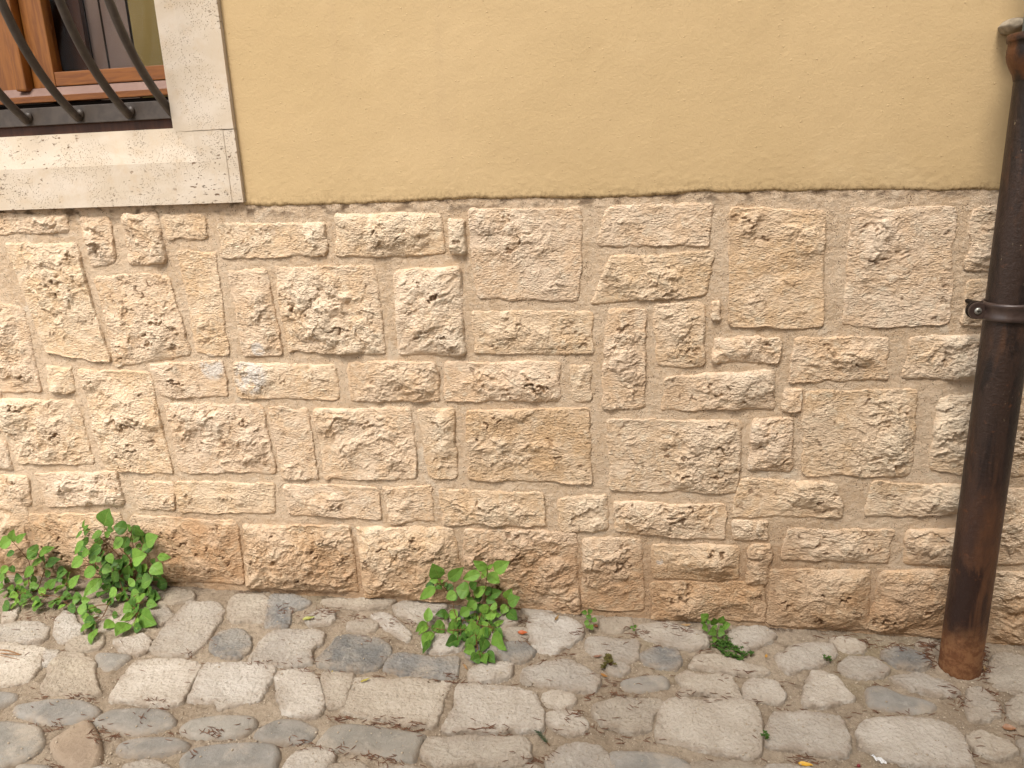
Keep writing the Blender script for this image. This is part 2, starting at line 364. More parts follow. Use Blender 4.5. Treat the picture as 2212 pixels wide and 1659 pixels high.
def mat_glass():
    n = NM('window_glass', 0.04, 0.5); g = n.t.nodes.new('ShaderNodeBsdfGlossy'); g.inputs['Roughness'].default_value = 0.03
    t = n.t.nodes.new('ShaderNodeBsdfTransparent'); mx = n.t.nodes.new('ShaderNodeMixShader'); fr = n.t.nodes.new('ShaderNodeFresnel'); fr.inputs['IOR'].default_value = 1.12
    n.L(fr.outputs[0], mx.inputs[0]); n.L(t.outputs[0], mx.inputs[1]); n.L(g.outputs[0], mx.inputs[2]); n.L(mx.outputs[0], n.t.nodes['Material Output'].inputs['Surface']); return n.m
STONE, MORTAR, PLASTER, TRAV = mat_stone(), mat_mortar(), mat_plaster(), mat_travertine()
IRON = mat_simple('grille_iron', (80, 71, 65), (94, 84, 76), 30, 0.45, 0.4)
WOOD = mat_simple('varnished_wood', (132, 76, 30), (162, 100, 42), 14, 0.4, 0.4, stretch=(0.6, 1, 6))
WOODV = mat_simple('varnished_upright', (136, 80, 30), (166, 104, 42), 14, 0.4, 0.4, stretch=(6, 1, 0.6))
WOODD = mat_simple('dark_stained_wood', (72, 42, 26), (88, 52, 32), 12, 0.5, 0.3, stretch=(5, 1, 0.5))
LEDGESKY = mat_simple('sky_reflecting_ledge', (140, 110, 98), (154, 124, 112), 12, 0.6, 0.3)  # pinkish sky reflection on the wooden ledge, put into its colour
PANEL = mat_simple('grey_reflected_door', (122, 102, 92), (134, 112, 100), 5, 0.6, 0.3)  # grey door mirrored in the pane, as board colour
REFLY = mat_simple('reflected_yellow_wall', (138, 120, 72), (148, 128, 80), 5, 0.8, 0.2)  # yellow wall reflected by the glass, painted on a board
DARK = mat_simple('dark_backing_and_iron', (30, 22, 18), (44, 32, 24), 8, 0.8, 0.2)  # shared dark tone: backing box, gap strip, slots, clamp iron
GLASS = mat_glass()
PIPE, RUST = mat_pipe(True), mat_pipe(False)
CLAMP = mat_simple('painted_clamp', (66, 52, 48), (82, 66, 60), 30, 0.35, 0.5)
SCREW = mat_simple('zinc_screw', (170, 168, 160), (190, 188, 182), 60, 0.35, 0.5, 0.6)
BLUEG = mat_simple('grey_painted_pipe', (92, 104, 106), (110, 122, 122), 20, 0.5, 0.4)
CEM = mat_simple('cement', (150, 138, 120), (182, 170, 150), 50, 0.95, 0.1, bumpd=0.0015, bscale=70)
GROUND = mat_ground()
COB = {'g': mat_cobble('grey_river_stone', (146, 142, 134), (164, 159, 150), (182, 176, 166), False, 0.55, True),
       'w': mat_cobble('pale_limestone', (208, 197, 182), (221, 211, 197), (231, 222, 209), True, 0.4, False),
       'b': mat_cobble('beige_limestone', (188, 177, 162), (204, 193, 177), (216, 206, 191), True, 0.4, False),
       'd': mat_cobble('mottled_dark_stone', (134, 134, 132), (168, 164, 156), (192, 186, 176), False, 0.6, False),
       't': mat_cobble('tan_stone', (162, 146, 130), (176, 160, 142), (184, 170, 154), False, 0.3, True)}
LEAF = mat_leaf('pellitory_leaf', (76, 120, 44), (142, 188, 76))
LEAFB = mat_leaf('seedling_leaf', (84, 130, 44), (120, 160, 64))
LEAFS = mat_leaf('small_weed_leaf', (56, 100, 34), (86, 130, 48))
STEM = mat_simple('reddish_stem', (112, 66, 42), (124, 92, 52), 30, 0.6, 0.3)
GSTEM = mat_simple('green_stem', (96, 112, 52), (112, 122, 60), 30, 0.6, 0.3)
NEEDLE = mat_simple('brown_needles', (104, 70, 54), (132, 96, 74), 40, 0.8, 0.2)

# ------------------------------------------------------------------ ground level along the wall foot
_base = np.array([W(x, y) for x, y in ((350, 1266), (700, 1290), (1000, 1308), (1240, 1330), (1660, 1352), (2030, 1384))])
GB, GA = np.polyfit(_base[:, 0], _base[:, 2], 1)
def gz(x, y): return GA + GB*np.asarray(x, float) + 0.0*np.asarray(y, float)
def G(px, py, dz=0.0):                        # photo pixel -> point on the ground sheet
    d = ray(px, py); k = GA+GB*CAM[0]+dz-CAM[2]; t = k/(d[2]-GB*d[0]); return CAM + d*t
TX = {'A': 0.0, 'B': 553.0, 'C': 1106.0, 'D': 1659.0}

# ------------------------------------------------------------------ the house wall
wall = empty('house_wall', 'tall house wall of yellow render above a base of rough tan limestone blocks in mortar', 'wall')
PROT = -0.012
WS = [  # corners TL TR BR BL of every block, in photo pixels
 (-20,462,140,463,142,503,-20,507),(172,468,232,470,247,570,192,575),(263,464,338,462,352,568,275,574),(347,466,436,464,445,514,357,517),
 (8,528,158,526,234,783,95,764),(200,600,360,595,410,768,250,795),(380,545,458,545,492,768,422,765),(-40,655,45,665,85,850,-40,850),
 (470,483,695,483,706,553,476,556),(722,465,950,462,958,549,726,553),(968,475,1000,475,1003,548,970,548),(491,586,570,584,607,767,523,768),
 (591,578,806,579,831,765,619,760),(846,588,990,578,1004,765,858,768),(1011,453,1257,450,1248,652,1030,645),(1312,447,1540,442,1531,530,1291,530),
 (1318,556,1543,545,1530,636,1276,656),(1018,678,1278,677,1279,766,1026,766),(1312,672,1396,668,1390,885,1302,885),(1413,659,1521,656,1520,791,1418,794),
 (1538,655,1554,655,1552,692,1540,692),(1579,452,1785,458,1778,710,1577,703),(1841,452,2066,450,2050,701,1822,706),(2110,450,2200,447,2190,585,2088,583),
 (2096,608,2190,606,2180,708,2080,700),(1543,735,1686,731,1685,783,1540,784),(1720,733,1922,732,1918,820,1706,828),(1972,730,2150,722,2140,820,1948,818),
 (1440,818,1675,802,1672,884,1430,890),(1697,845,1732,842,1730,890,1692,890),(319,787,478,784,489,858,345,860),(500,787,722,791,730,864,513,862),
 (748,785,940,785,944,867,757,868),(962,784,1209,787,1207,868,958,866),(1231,790,1272,792,1278,868,1238,868),(95,792,150,795,155,848,105,850),
 (165,800,318,805,370,1024,225,1018),(-30,866,160,866,200,1005,38,1000),(353,875,563,875,592,1024,385,1022),(578,883,660,886,686,1037,610,1037),
 (675,886,885,884,899,1037,700,1037),(900,886,980,886,985,1035,925,1035),(1008,892,1270,885,1277,1048,1012,1040),(1312,910,1606,911,1590,1070,1320,1060),
 (1630,907,1713,906,1710,1020,1618,1020),(1743,850,1985,845,1968,1030,1737,1027),(2030,862,2130,850,2115,1035,2010,1015),(-20,1027,55,1032,65,1092,-20,1092),
 (72,1027,250,1022,265,1092,98,1094),(285,1042,370,1045,374,1105,295,1102),(374,1043,588,1048,592,1112,387,1108),(607,1050,815,1056,822,1122,622,1115),
 (825,1056,928,1054,938,1128,842,1130),(947,1060,1172,1068,1178,1138,958,1135),(1205,1078,1310,1072,1314,1150,1208,1150),(1327,1087,1568,1093,1566,1168,1330,1152),
 (1600,1040,1810,1045,1822,1118,1582,1122),(1888,1046,2100,1050,2095,1112,1870,1117),(1583,1128,1660,1130,1658,1168,1586,1168),(1406,1182,1595,1184,1592,1256,1410,1252),
 (1620,1182,1668,1180,1658,1267,1612,1265),(1702,1145,1930,1150,1920,1220,1690,1212),(1960,1148,2085,1148,2075,1230,1955,1222),(275,1118,507,1130,525,1264,312,1258),
 (523,1137,752,1140,772,1282,530,1270),(768,1142,978,1145,1000,1304,785,1290),(1001,1148,1245,1155,1252,1328,1005,1308),(1258,1165,1385,1168,1393,1322,1255,1316),
 (1407,1262,1652,1262,1655,1345,1410,1342),(1665,1235,1882,1238,1878,1362,1660,1354),(1905,1240,2100,1232,2060,1386,1874,1362),(2165,1060,2260,1060,2240,1220,2140,1220),
 (2145,1240,2260,1240,2240,1400,2125,1392),(2205,850,2290,850,2270,1030,2188,1030),(-20,1110,45,1112,62,1240,-20,1240),(58,1112,255,1114,298,1252,85,1246)]
rs = random.Random(11)
TONE = {42: 0.5, 21: 0.3, 41: 0.3, 12: 0.12, 38: 0.15, 32: 0.2, 53: 0.2, 56: 0.2, 16: 0.25, 2: 0.2, 3: 0.2, 6: 0.2, 11: 0.2}
def rock(x, z, seed, style, cx, cz, wdt, hgt):
    """height of a rock-faced block in metres, and where it is pitted"""
    r = random.Random(seed)
    facet = np.full(x.shape, 1.0)
    for k in range(r.randint(4, 7)):
        a = r.uniform(0, 2*math.pi); g = r.uniform(0.03, 0.14)
        px = cx + r.uniform(-0.45, 0.45)*wdt; pz = cz + r.uniform(-0.45, 0.45)*hgt
        facet = np.minimum(facet, r.uniform(0.002, 0.009) + g*((x-px)*math.cos(a)+(z-pz)*math.sin(a)))
    facet = np.where(facet > 0.008, 0.008+0.25*(facet-0.008), facet); facet = np.clip(facet, -0.011, 0.014)
    facet = facet + 0.006*fbm(x*11, z*11, seed, 3)
    th = r.uniform(-0.5, 0.5); c, s = math.cos(th), math.sin(th)
    wx = 0.020*fbm(x*16, z*16, seed+3, 3); wz = 0.020*fbm(x*16, z*16, seed+5, 3)
    u = (x+wx)*c + (z+wz)*s; v = -(x+wx)*s + (z+wz)*c
    def flake(F, sd, st):
        q = v*F + st*fbm(u*F*0.35, v*F*0.6, sd, 3)
        f = q-np.floor(q); lay = _hash(np.floor(q), np.floor(u*F*0.18+gn(u*9, v*9, sd)), sd)/4294967296.0
        return ss(0.0, 0.16, f)*(1-f)*(0.35+lay)
    m1 = 0.3+0.7*ss(-0.25, 0.45, fbm(x*13, z*13, seed+21, 3)); m2 = 0.4+0.6*ss(-0.3, 0.4, fbm(x*20, z*20, seed+23, 3))
    kf = {'f': 1.0, 'p': 0.7, 's': 0.75}[style]
    h = facet + kf*(0.0042*flake(27, seed+31, 1.0)*m1 + 0.0010*flake(60, seed+41, 1.0)*m2)
    h = h + kf*0.0010*(ridged(u*52, v*85, seed+51, 2)-0.4) + 0.0011*fbm(x*130, z*160, seed+61, 2)
    def scoop(F, G_, sd, wp): return worley(u*F+wp*gn(x*F*1.7, z*F*1.7, sd), v*G_+wp*gn(x*F*1.7, z*F*1.7, sd+1), sd)[0]-0.4
    q1, q2_, q3 = r.uniform(0.4, 1.3), r.uniform(0.35, 1.0), r.uniform(0.35, 0.95); fs = r.uniform(0.75, 1.25)
    h = h + 0.0085*q1*scoop(14*fs, 20*fs, seed+62, 0.35)*(0.5+m1)*kf + 0.0058*q2_*scoop(31*fs, 47*fs, seed+64, 0.35)*(0.4+m2)*kf + 0.0032*q3*scoop(68, 105, seed+66, 0.4)
    cu, cv = u+0.006*gn(x*60, z*60, seed+58), v+0.006*gn(x*60, z*60, seed+59)
    h = h + kf*(0.0070*chips(cu*15, cv*22, seed+54, 1.3)*ss(-0.3, 0.3, fbm(x*8, z*8, seed+25, 2)) + 0.0036*chips(cu*32, cv*50, seed+55, 1.3)*m2 + 0.0016*chips(cu*70, cv*105, seed+57, 1.4)*(1-0.5*m1)) - 0.003
    dens = {'f': 0.04, 'p': 0.10, 's': 0.03}[style]
    pit = np.zeros(x.shape)
    for F, dp, sd in ((22, 0.009, 71), (42, 0.005, 81)):
        d, idv = worley(u*F+0.5*gn(x*60, z*60, sd), v*F*1.5+0.5*gn(x*60, z*60, sd+9), seed+sd)
        on = idv < dens
        p = np.where(on, ss(0.40, 0.20, d + 0.13*gn(x*140, z*140, seed+sd+2)), 0)
        h = h - dp*p; pit = np.maximum(pit, p)
    return h, pit
def wall_stone(quad, idx, res=0.0027, style=None, py=PROT):
    q = [W(quad[i], quad[i+1], py) if isinstance(quad[i+1], (int, float)) and abs(quad[i+1]) > 20 else None for i in (0, 2, 4, 6)]
    P = np.array([(p[0], p[2]) for p in q])
    return stone_from(P, idx, res, style)
def stone_from(P, idx, res=0.0022, style=None):
    r = random.Random(idx*7+1)
    style = style or r.choice('ffpspfs')
    a, b, c, d = P
    pts = []                                      # a little irregularity along the sides
    for s, e in ((a, b), (b, c), (c, d), (d, a)):
        pts.append(s + np.array((r.uniform(-1, 1), r.uniform(-1, 1)))*0.003)
        L = np.linalg.norm(e-s); nrm = np.array((-(e-s)[1], (e-s)[0]))/L
        for t in (0.33, 0.66): pts.append(s+(e-s)*t + nrm*r.uniform(-1, 1)*min(0.004, L*0.03))
    P2 = round_poly(pts, r.uniform(0.004, 0.016), 3)
    mn = P2.min(0)-0.011; mx = P2.max(0)+0.011
    nu = int((mx[0]-mn[0])/res)+2; nv = int((mx[1]-mn[1])/res)+2
    X, Z = np.meshgrid(np.linspace(mn[0], mx[0], nu), np.linspace(mn[1], mx[1], nv))
    sd = idx*101+5
    kj = {'f': 0.0050, 'p': 0.0042, 's': 0.0030}[style]*(1 if min(mx-mn) > 0.07 else 0.6)
    jx = kj*fbm(X*26, Z*26, sd+1, 4); jz = kj*fbm(X*26, Z*26, sd+2, 4)
    e = sdf(X+jx, Z+jz, P2) + 0.0045 - 0.0035*np.clip(fbm(X*14, Z*14, sd+3, 3)-0.1, 0, 1)*2
    cx, cz = P2.mean(0); wdt, hgt = mx-mn
    h, pit = rock(X, Z, sd, style, cx, cz, wdt, hgt)
    prot = r.uniform(0.004, 0.011); bul = r.uniform(0.005, 0.015)
    if cz < 0.24+GA: bul += 0.012
    soft = ss(-0.35, 0.35, fbm(X*7, Z*7, sd+9, 2))
    prot = prot*(0.35+0.75*soft); lip = ss(-0.0025, 0.0022+0.007*(1-soft), e); inn = 1-np.exp(-np.clip(e, 0, 1)/(0.007+0.012*(1-soft))); wide = 1-np.exp(-np.clip(e, 0, 1)/0.045)
    y = -0.012 + lip*(0.012+prot) + bul*wide + inn*h
    y = np.where(e > 0.0, np.where(y < 0.006, 0.0035+(np.maximum(y, -0.012)-0.006)*0.30+0.0025, y), y)
    V = np.stack([X, -y, Z], -1).reshape(-1, 3)
    hh = np.clip(0.5 + h/0.02, 0, 1)
    wht = np.zeros(X.shape)
    for (wx, wy, wr) in ((455, 795, 36), (540, 815, 50), (555, 755, 20), (1425, 1215, 10)):
        p = W(wx, wy, PROT); wht = np.maximum(wht, ss(wr*0.0013, wr*0.0008, np.hypot(X-p[0], Z-p[2])))
    V, F, A = compact(V, grid_faces(nv, nu, e > -0.004), {'pit': pit*inn, 'hgt': hh, 'white': wht, 'tone': np.full(X.shape, TONE.get(idx, 0.03)), 'rim': np.exp(-np.clip(e, 0, 1)/(0.006+0.016*(1-soft)))})
    return mesh_np('stone_block', V, F, A)
for i, q in enumerate(WS):
    P = np.array([(W(q[k], q[k+1], PROT)[0], W(q[k], q[k+1], PROT)[2]) for k in (0, 2, 4, 6)])
    o = add_obj('stone_block', stone_from(P, i), STONE, wall)
    if i in (30, 31): o['label'] = 'block with a chalky white patch'
# blocks just outside the picture, so that the wall goes on to both sides
left_edge = W(-20, 700)[0]; right_edge = W(2260, 900)[0]; ztop = W(1100, 445)[2]
k = 200
for side, x_in in ((-1, left_edge-0.02), (1, right_edge+0.03)):
    zc = gz(x_in, 0)+0.02; row = 0
    while zc < ztop-0.05:
        hh = (0.13, 0.20, 0.10, 0.24, 0.12)[row % 5]
        if zc+hh > ztop-0.02: hh = ztop-0.03-zc
        x = x_in + side*(0.0 if row % 2 else 0.02); cnt = 0
        while cnt < 2:
            ww = rs.uniform(0.18, 0.34); x0, x1 = sorted((x, x+side*ww))
            add_obj('stone_block', stone_from(np.array([(x0, zc+hh), (x1, zc+hh), (x1, zc), (x0, zc)]), k, 0.005), STONE, wall); k += 1
            x += side*(ww+0.03); cnt += 1
        zc += hh+0.03; row += 1
# mortar bed: one relief sheet behind all the blocks
def axis(lo, a, b, hi, res, coarse):
    return np.concatenate([np.arange(lo, a, coarse), np.arange(a, b, res), np.arange(b, hi+coarse, coarse)])
xa = axis(-5.0, W(-30, 900)[0]-0.05, W(2240, 900)[0]+0.1, 4.5, 0.0036, 0.15)
za = axis(GA-0.6, gz(0, 0)-0.12, ztop+0.06, ztop+0.12, 0.0036, 0.06)
X, Z = np.meshgrid(xa, za)
hm = 0.0016*fbm(X*7, Z*7, 901, 3) + 0.0011*fbm(X*40, Z*40, 902, 4) + 0.0010*gn(X*150, Z*150, 903) + 0.0012*ridged(X*22, Z*60, 905, 2)
grime = ss(0.035, 0.0, ztop+0.012-Z)*ss(-0.1, 0.5, fbm(X*22, Z*40, 907, 4))*0.8
V = np.stack([X, -hm, Z], -1).reshape(-1, 3)
add_obj('mortar_bed', mesh_np('mortar_bed', V, grid_faces(*X.shape), {'grime': grime}), MORTAR, wall)
# render (stucco): lower edge follows the photo, left side butts the window surround
EDGE = [(500, 448), (527, 447), (640, 446), (760, 443), (880, 438), (1000, 432), (1150, 431), (1280, 430), (1360, 429), (1430, 424), (1520, 417), (1590, 418), (1650, 416), (1800, 414), (2000, 414), (2150, 414), (2212, 413)]
ep = np.array([W(x, y, -0.010) for x, y in EDGE])
xl = W(466, 0, -0.02)[0]; 
x_sur = W(527, 443, -0.03)[0]                 # right face of the surround
def render_panel(xs, zt, res_z, bottom):
    nv = len(res_z); X = np.repeat(xs[None, :], nv, 0)
    zb = np.interp(xs, ep[:, 0], ep[:, 2]) + 0.0035*fbm(xs*12, xs*0, 911, 4)+0.0014*fbm(xs*60, xs*0+3, 912, 3) if bottom is None else np.full(len(xs), bottom)
    t = res_z[:, None]; Z = zb[None, :]*(1-t) + zt*t
    d = Z-zb[None, :]
    th = 0.0055*ss(-0.0, 0.008, d + 0.0015*gn(X*60, Z*60, 913)) if bottom is None else 0.011
    fade = ss(W(1500, 420)[0], W(1750, 414)[0], X)                      # towards the right the render dies out flush with the mortar
    lumps = np.exp(-d/0.05) if bottom is None else 0*d
    y = th*(1-0.45*fade*np.exp(-d/0.05)) + 0.0012*fbm(X*5, Z*5, 914, 3) + (0.0003+0.0014*lumps)*fbm(X*45, Z*80, 915, 3)*0.8
    y = np.where(d < 0.0005, -0.004, y) if bottom is None else y
    return X, Z, y, (np.exp(-d/0.012) if bottom is None else 0*d)
xs = axis(x_sur-0.012, x_sur-0.010, W(2240, 300)[0]+0.05, 4.5, 0.0055, 0.15)
tz = np.concatenate([np.linspace(0, 0.03, 22)[:-1], np.linspace(0.03, 0.27, 95)[:-1], np.linspace(0.27, 1, 12)])
X, Z, y, gr = render_panel(xs, ztop+3.2, tz, None)
Vs = [np.stack([X, -y, Z], -1).reshape(-1, 3)]; Fs = [grid_faces(*X.shape)]; grs = [gr.ravel()]
ZB = W(200, 448, -0.03)[2]; ZT_WIN = ZB+1.65; XWL = x_sur-1.45        # outer bounds of the surround
for xa0, xa1, z0, z1 in ((-5.0, XWL+0.01, ZB-0.0, ztop+3.2), (XWL+0.01, x_sur-0.012, ZT_WIN-0.01, ztop+3.2)):
    xx = np.linspace(xa0, xa1, 30); X, Z, y, gr = render_panel(xx, z1, np.linspace(0, 1, 30), z0)
    b = sum(len(v) for v in Vs); Vs.append(np.stack([X, -y, Z], -1).reshape(-1, 3)); Fs.append(grid_faces(*X.shape)+b); grs.append((gr+0*X).ravel())
add_obj('render_coat', mesh_np('render_coat', np.concatenate(Vs), np.concatenate(Fs), {'grime': np.concatenate(grs)}), PLASTER, wall)

# ------------------------------------------------------------------ unseen house added across the lane, sized to shade the foot of the wall
nb_ = empty('unseen_shade_house', 'unseen pale house added behind the viewer to shade the wall foot', 'house'); nb_.location = (3.5, -4.7, 0)
m_ = MB(); HX0, HX1, HZ = -5.6, 8.0, 6.8
cuts = [-4.6, -3.6, -1.4, -0.4, 1.8, 2.8, 5.0, 6.0]
xs_ = [HX0]+cuts+[HX1]
for i in range(len(xs_)-1):
    if i % 2 == 0: m_.box(xs_[i], xs_[i+1], -3.0, 0.0, -0.3, HZ)
    else:
        m_.box(xs_[i], xs_[i+1], -3.0, 0.0, -0.3, 1.0); m_.box(xs_[i], xs_[i+1], -3.0, 0.0, 2.3, 3.9); m_.box(xs_[i], xs_[i+1], -3.0, 0.0, 5.2, HZ); m_.box(xs_[i], xs_[i+1], -3.0, -0.2, 1.0, 2.3); m_.box(xs_[i], xs_[i+1], -3.0, -0.2, 3.9, 5.2)
add_obj('unseen_facade', m_.mesh('unseen_facade'), mat_simple('shade_house_render', (196, 178, 150), (206, 188, 160), 3, 0.9, 0.1), nb_)
m_ = MB(); m_.box(HX0-0.2, HX1+0.2, -3.2, 0.25, HZ+0.002, HZ+0.12); add_obj('unseen_eaves', m_.mesh('unseen_eaves'), mat_simple('eaves_timber', (110, 80, 60), (130, 96, 70), 10, 0.8, 0.1), nb_)
for i in range(0, len(cuts), 2):
    for z_ in (1.0, 3.9):
        m_ = MB(); m_.box(cuts[i]+0.03, cuts[i]+0.49, -0.16, -0.12, z_+0.02, z_+1.28); m_.box(cuts[i]+0.51, cuts[i]+0.97, -0.16, -0.12, z_+0.02, z_+1.28)
        add_obj('shutter', m_.mesh('shutter', bevel=0.004), WOODD, nb_)  # shutters of the added house

# ------------------------------------------------------------------ the window: surround, grille, sashes
win = empty('window', 'barred window with brown wooden sashes in a pitted pale stone surround', 'window')
YF = -0.021
def q2(px, py, y): p = W(px, py, y); return (p[0], p[2])
# the surround's vertical edges at a reference height give straight, plumb pieces
xo = W(515, 360, YF)[0]; zj = W(440, 282, YF)[2]; zb = ZB
xc = W(416, 281, YF)[0]; xi = W(372, 280, YF+0.014)[0]               # outer and inner edge of the splay
zc1 = W(300, 354, YF)[2]; zi = W(200, 286, YF+0.014)[2]              # sill: lower and upper edge of the splay
def prism(mb, prof, ext):                      # profile points (a, y) swept between two extents; ext maps (a, y, s) -> xyz
    n = len(prof); V = [ext(a, y, 0) for a, y in prof]+[ext(a, y, 1) for a, y in prof]
    F = [tuple(range(n)), tuple(range(2*n-1, n-1, -1))]+[(i, i+n, (i+1) % n+n, (i+1) % n) for i in range(n)]
    mb.add(V, F)
xiL = XWL+(xo-xi); xcL = XWL+(xo-xc)
ZTI = ZT_WIN-(xo-xi)
mb = MB()
prof = [(xo, 0.06), (xo, YF), (xc, YF), (xi, YF+0.018), (xi, 0.16), (xi+0.03, 0.16)]
prism(mb, [(a, y) for a, y in prof if True], lambda a, y, s: (a, y, zj+0.0006 if s == 0 else ZT_WIN))
add_obj('jamb', mb.mesh('jamb', bevel=0.0015), TRAV, win)
mb = MB()
prism(mb, [(XWL-(a-xo), y) for a, y in prof], lambda a, y, s: (a, y, zj+0.0006 if s == 0 else ZT_WIN))
add_obj('jamb', mb.mesh('jamb', bevel=0.0015), TRAV, win)
mb = MB()                                      # sill: flat slab with the splay mitred into its right end
mb.box(XWL, xo, YF+0.020, 0.16, zb, zi-0.004)
YR = YF+0.018
Vx = [(XWL, YF, zb), (xo-0.034, YF, zb), (xo-0.032, YF+0.002, zb), (xo, YF+0.002, zb), (xo, YF+0.002, zj-0.0006), (xo-0.032, YF+0.002, zj-0.0006), (xo-0.034, YF, zj-0.0006), (xc, YF, zj-0.0006),
      (xc, YF+0.002, zj-0.0006), (xi, YR, zi), (xiL, YR, zi), (xcL, YF+0.002, zj-0.0006), (xcL, YF, zj-0.0006), (XWL, YF, zj-0.0006), (xc, YF+0.0004, zc1), (xcL, YF+0.0004, zc1)]
Fx = [(0, 1, 14, 15), (1, 6, 7, 14), (1, 2, 5, 6), (2, 3, 4, 5), (0, 15, 12, 13), (15, 14, 9, 10), (14, 8, 9), (15, 10, 11), (14, 7, 8), (15, 11, 12)]
bk = len(Vx); Vb = [(v[0], 0.155, v[2]) for v in Vx]
ring = [0, 1, 2, 3, 4, 5, 6, 7, 8, 9, 10, 11, 12, 13]
Fx += [(ring[i], bk+ring[i], bk+ring[(i+1) % 14], ring[(i+1) % 14]) for i in range(14)]
mb2 = MB(); mb2.add(Vx+Vb, Fx)
me = mb2.mesh('sill'); add_obj('sill', me, TRAV, win)
mb = MB(); mb.box(xiL-0.001, xi+0.001, YF+0.001, 0.16, ZTI, ZT_WIN-0.002)
add_obj('lintel', mb.mesh('lintel', bevel=0.002), TRAV, win)
# timber: sizes read on their own planes
def band(name, y, ptop, pbot, mat, depth=0.03, xr=None, tilt=0.0, x0=None, par=win):
    z1 = W(ptop[0], ptop[1], y)[2]; z0 = W(pbot[0], pbot[1], y)[2]; m = MB()
    xa_ = xiL-0.02 if x0 is None else x0; xb_ = xi+0.03 if xr is None else xr
    m.hexa([(xa_, y+depth, z0), (xb_, y+depth, z0), (xb_, y+depth, z1), (xa_, y+depth, z1), (xa_, y, z0), (xb_, y, z0), (xb_, y+tilt, z1), (xa_, y+tilt, z1)])
    return add_obj(name, m.mesh(name, bevel=0.0015), mat, par)
YB = 0.035
band('timber_sill', 0.050, (180, 262), (180, 300), WOODD, 0.03)
rail = band('grille_rail', YB, (180, 227), (180, 266), IRON, 0.008)
band('dark_gap_strip', 0.095, (180, 219), (180, 270), DARK, 0.03)  # dark strip painted in for the shaded gap under the drip edge
band('drip_edge', 0.075, (125, 205), (125, 219), WOOD, 0.02)
band('weather_board', 0.078, (125, 186), (125, 206), LEDGESKY, 0.03, tilt=0.022)
sash = empty('sash'); sash.parent = win; sash['label'] = 'right sash with brown frame'
ys = 0.105
xs0 = W(115, 150, ys)[0]; xs1 = W(80, 60, ys)[0]
zs0 = W(220, 180, ys)[2]; zs1 = W(220, 149, ys)[2]
m = MB(); m.box(xs0, xi+0.04, ys, ys+0.04, zs0, zs1); add_obj('bottom_rail', m.mesh('bottom_rail', bevel=0.002), WOOD, sash)
m = MB(); m.box(xs0-0.075, xs0-0.0006, ys-0.001, ys+0.04, zs0-0.004, ZTI+0.02); add_obj('stile', m.mesh('stile', bevel=0.003), WOODV, sash)
m = MB(); m.box(xs0+0.001, xi+0.035, ys+0.02, ys+0.024, zs1-0.002, ZTI+0.02); add_obj('pane', m.mesh('pane'), GLASS, sash)
m = MB(); m.box(xs0-0.115, xs0-0.078, ys-0.030, ys+0.03, zs0-0.012, ZTI+0.02); add_obj('meeting_stile', m.mesh('meeting_stile', bevel=0.006), WOODV, win)
m = MB(); m.box(xs0-0.215, xs0-0.118, ys-0.004, ys+0.04, zs0-0.010, ZTI+0.02); m.box(xiL-0.02, xs0-0.2155, ys-0.003, ys+0.039, zs0-0.010, zs1-0.004)
sash2 = add_obj('sash', m.mesh('sash', bevel=0.002), WOODV, win, label='left sash with brown frame')
m = MB(); m.box(xiL, xs0-0.2, ys+0.012, ys+0.016, zs1-0.006, ZTI+0.02); add_obj('pane', m.mesh('pane'), GLASS, sash2)
# inside: dark inner shutter; boards coloured as the reflected grey door and yellow wall
yi = 0.20
xa1 = W(186, 100, yi)[0]
m = MB(); m.box(xs0-0.10, xa1, yi, yi+0.02, zs0-0.05, ZTI+0.05); add_obj('inner_shutter', m.mesh('inner_shutter', bevel=0.002), WOODD, win)
xb1 = W(283, 100, yi+0.02)[0]
m = MB(); m.box(xa1+0.001, xb1, yi+0.024, yi+0.04, zs0-0.05, ZTI+0.05); add_obj('reflected_door', m.mesh('reflected_door'), PANEL, win)
xg = W(293, 100, yi+0.01)[0]
m = MB(); xm = W(222, 80, yi+0.02)[0]; m.box(xm, xm+0.006, yi+0.0225, yi+0.0238, zs0-0.05, ZTI+0.05); add_obj('reflected_groove', m.mesh('reflected_groove'), DARK, win)
m = MB(); m.box(xg, xi+0.12, yi+0.004, yi+0.02, zs0-0.05, ZTI+0.05); add_obj('reflected_wall', m.mesh('reflected_wall'), REFLY, win)
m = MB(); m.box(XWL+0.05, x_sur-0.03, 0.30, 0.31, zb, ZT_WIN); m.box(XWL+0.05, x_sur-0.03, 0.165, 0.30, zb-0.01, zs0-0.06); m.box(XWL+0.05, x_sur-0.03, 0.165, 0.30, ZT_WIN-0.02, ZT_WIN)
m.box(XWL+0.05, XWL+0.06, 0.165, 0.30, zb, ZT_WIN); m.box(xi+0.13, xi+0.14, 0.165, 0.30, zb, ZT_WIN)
add_obj('backing_box', m.mesh('backing_box'), DARK, win)  # dark box added behind the window to block sky light
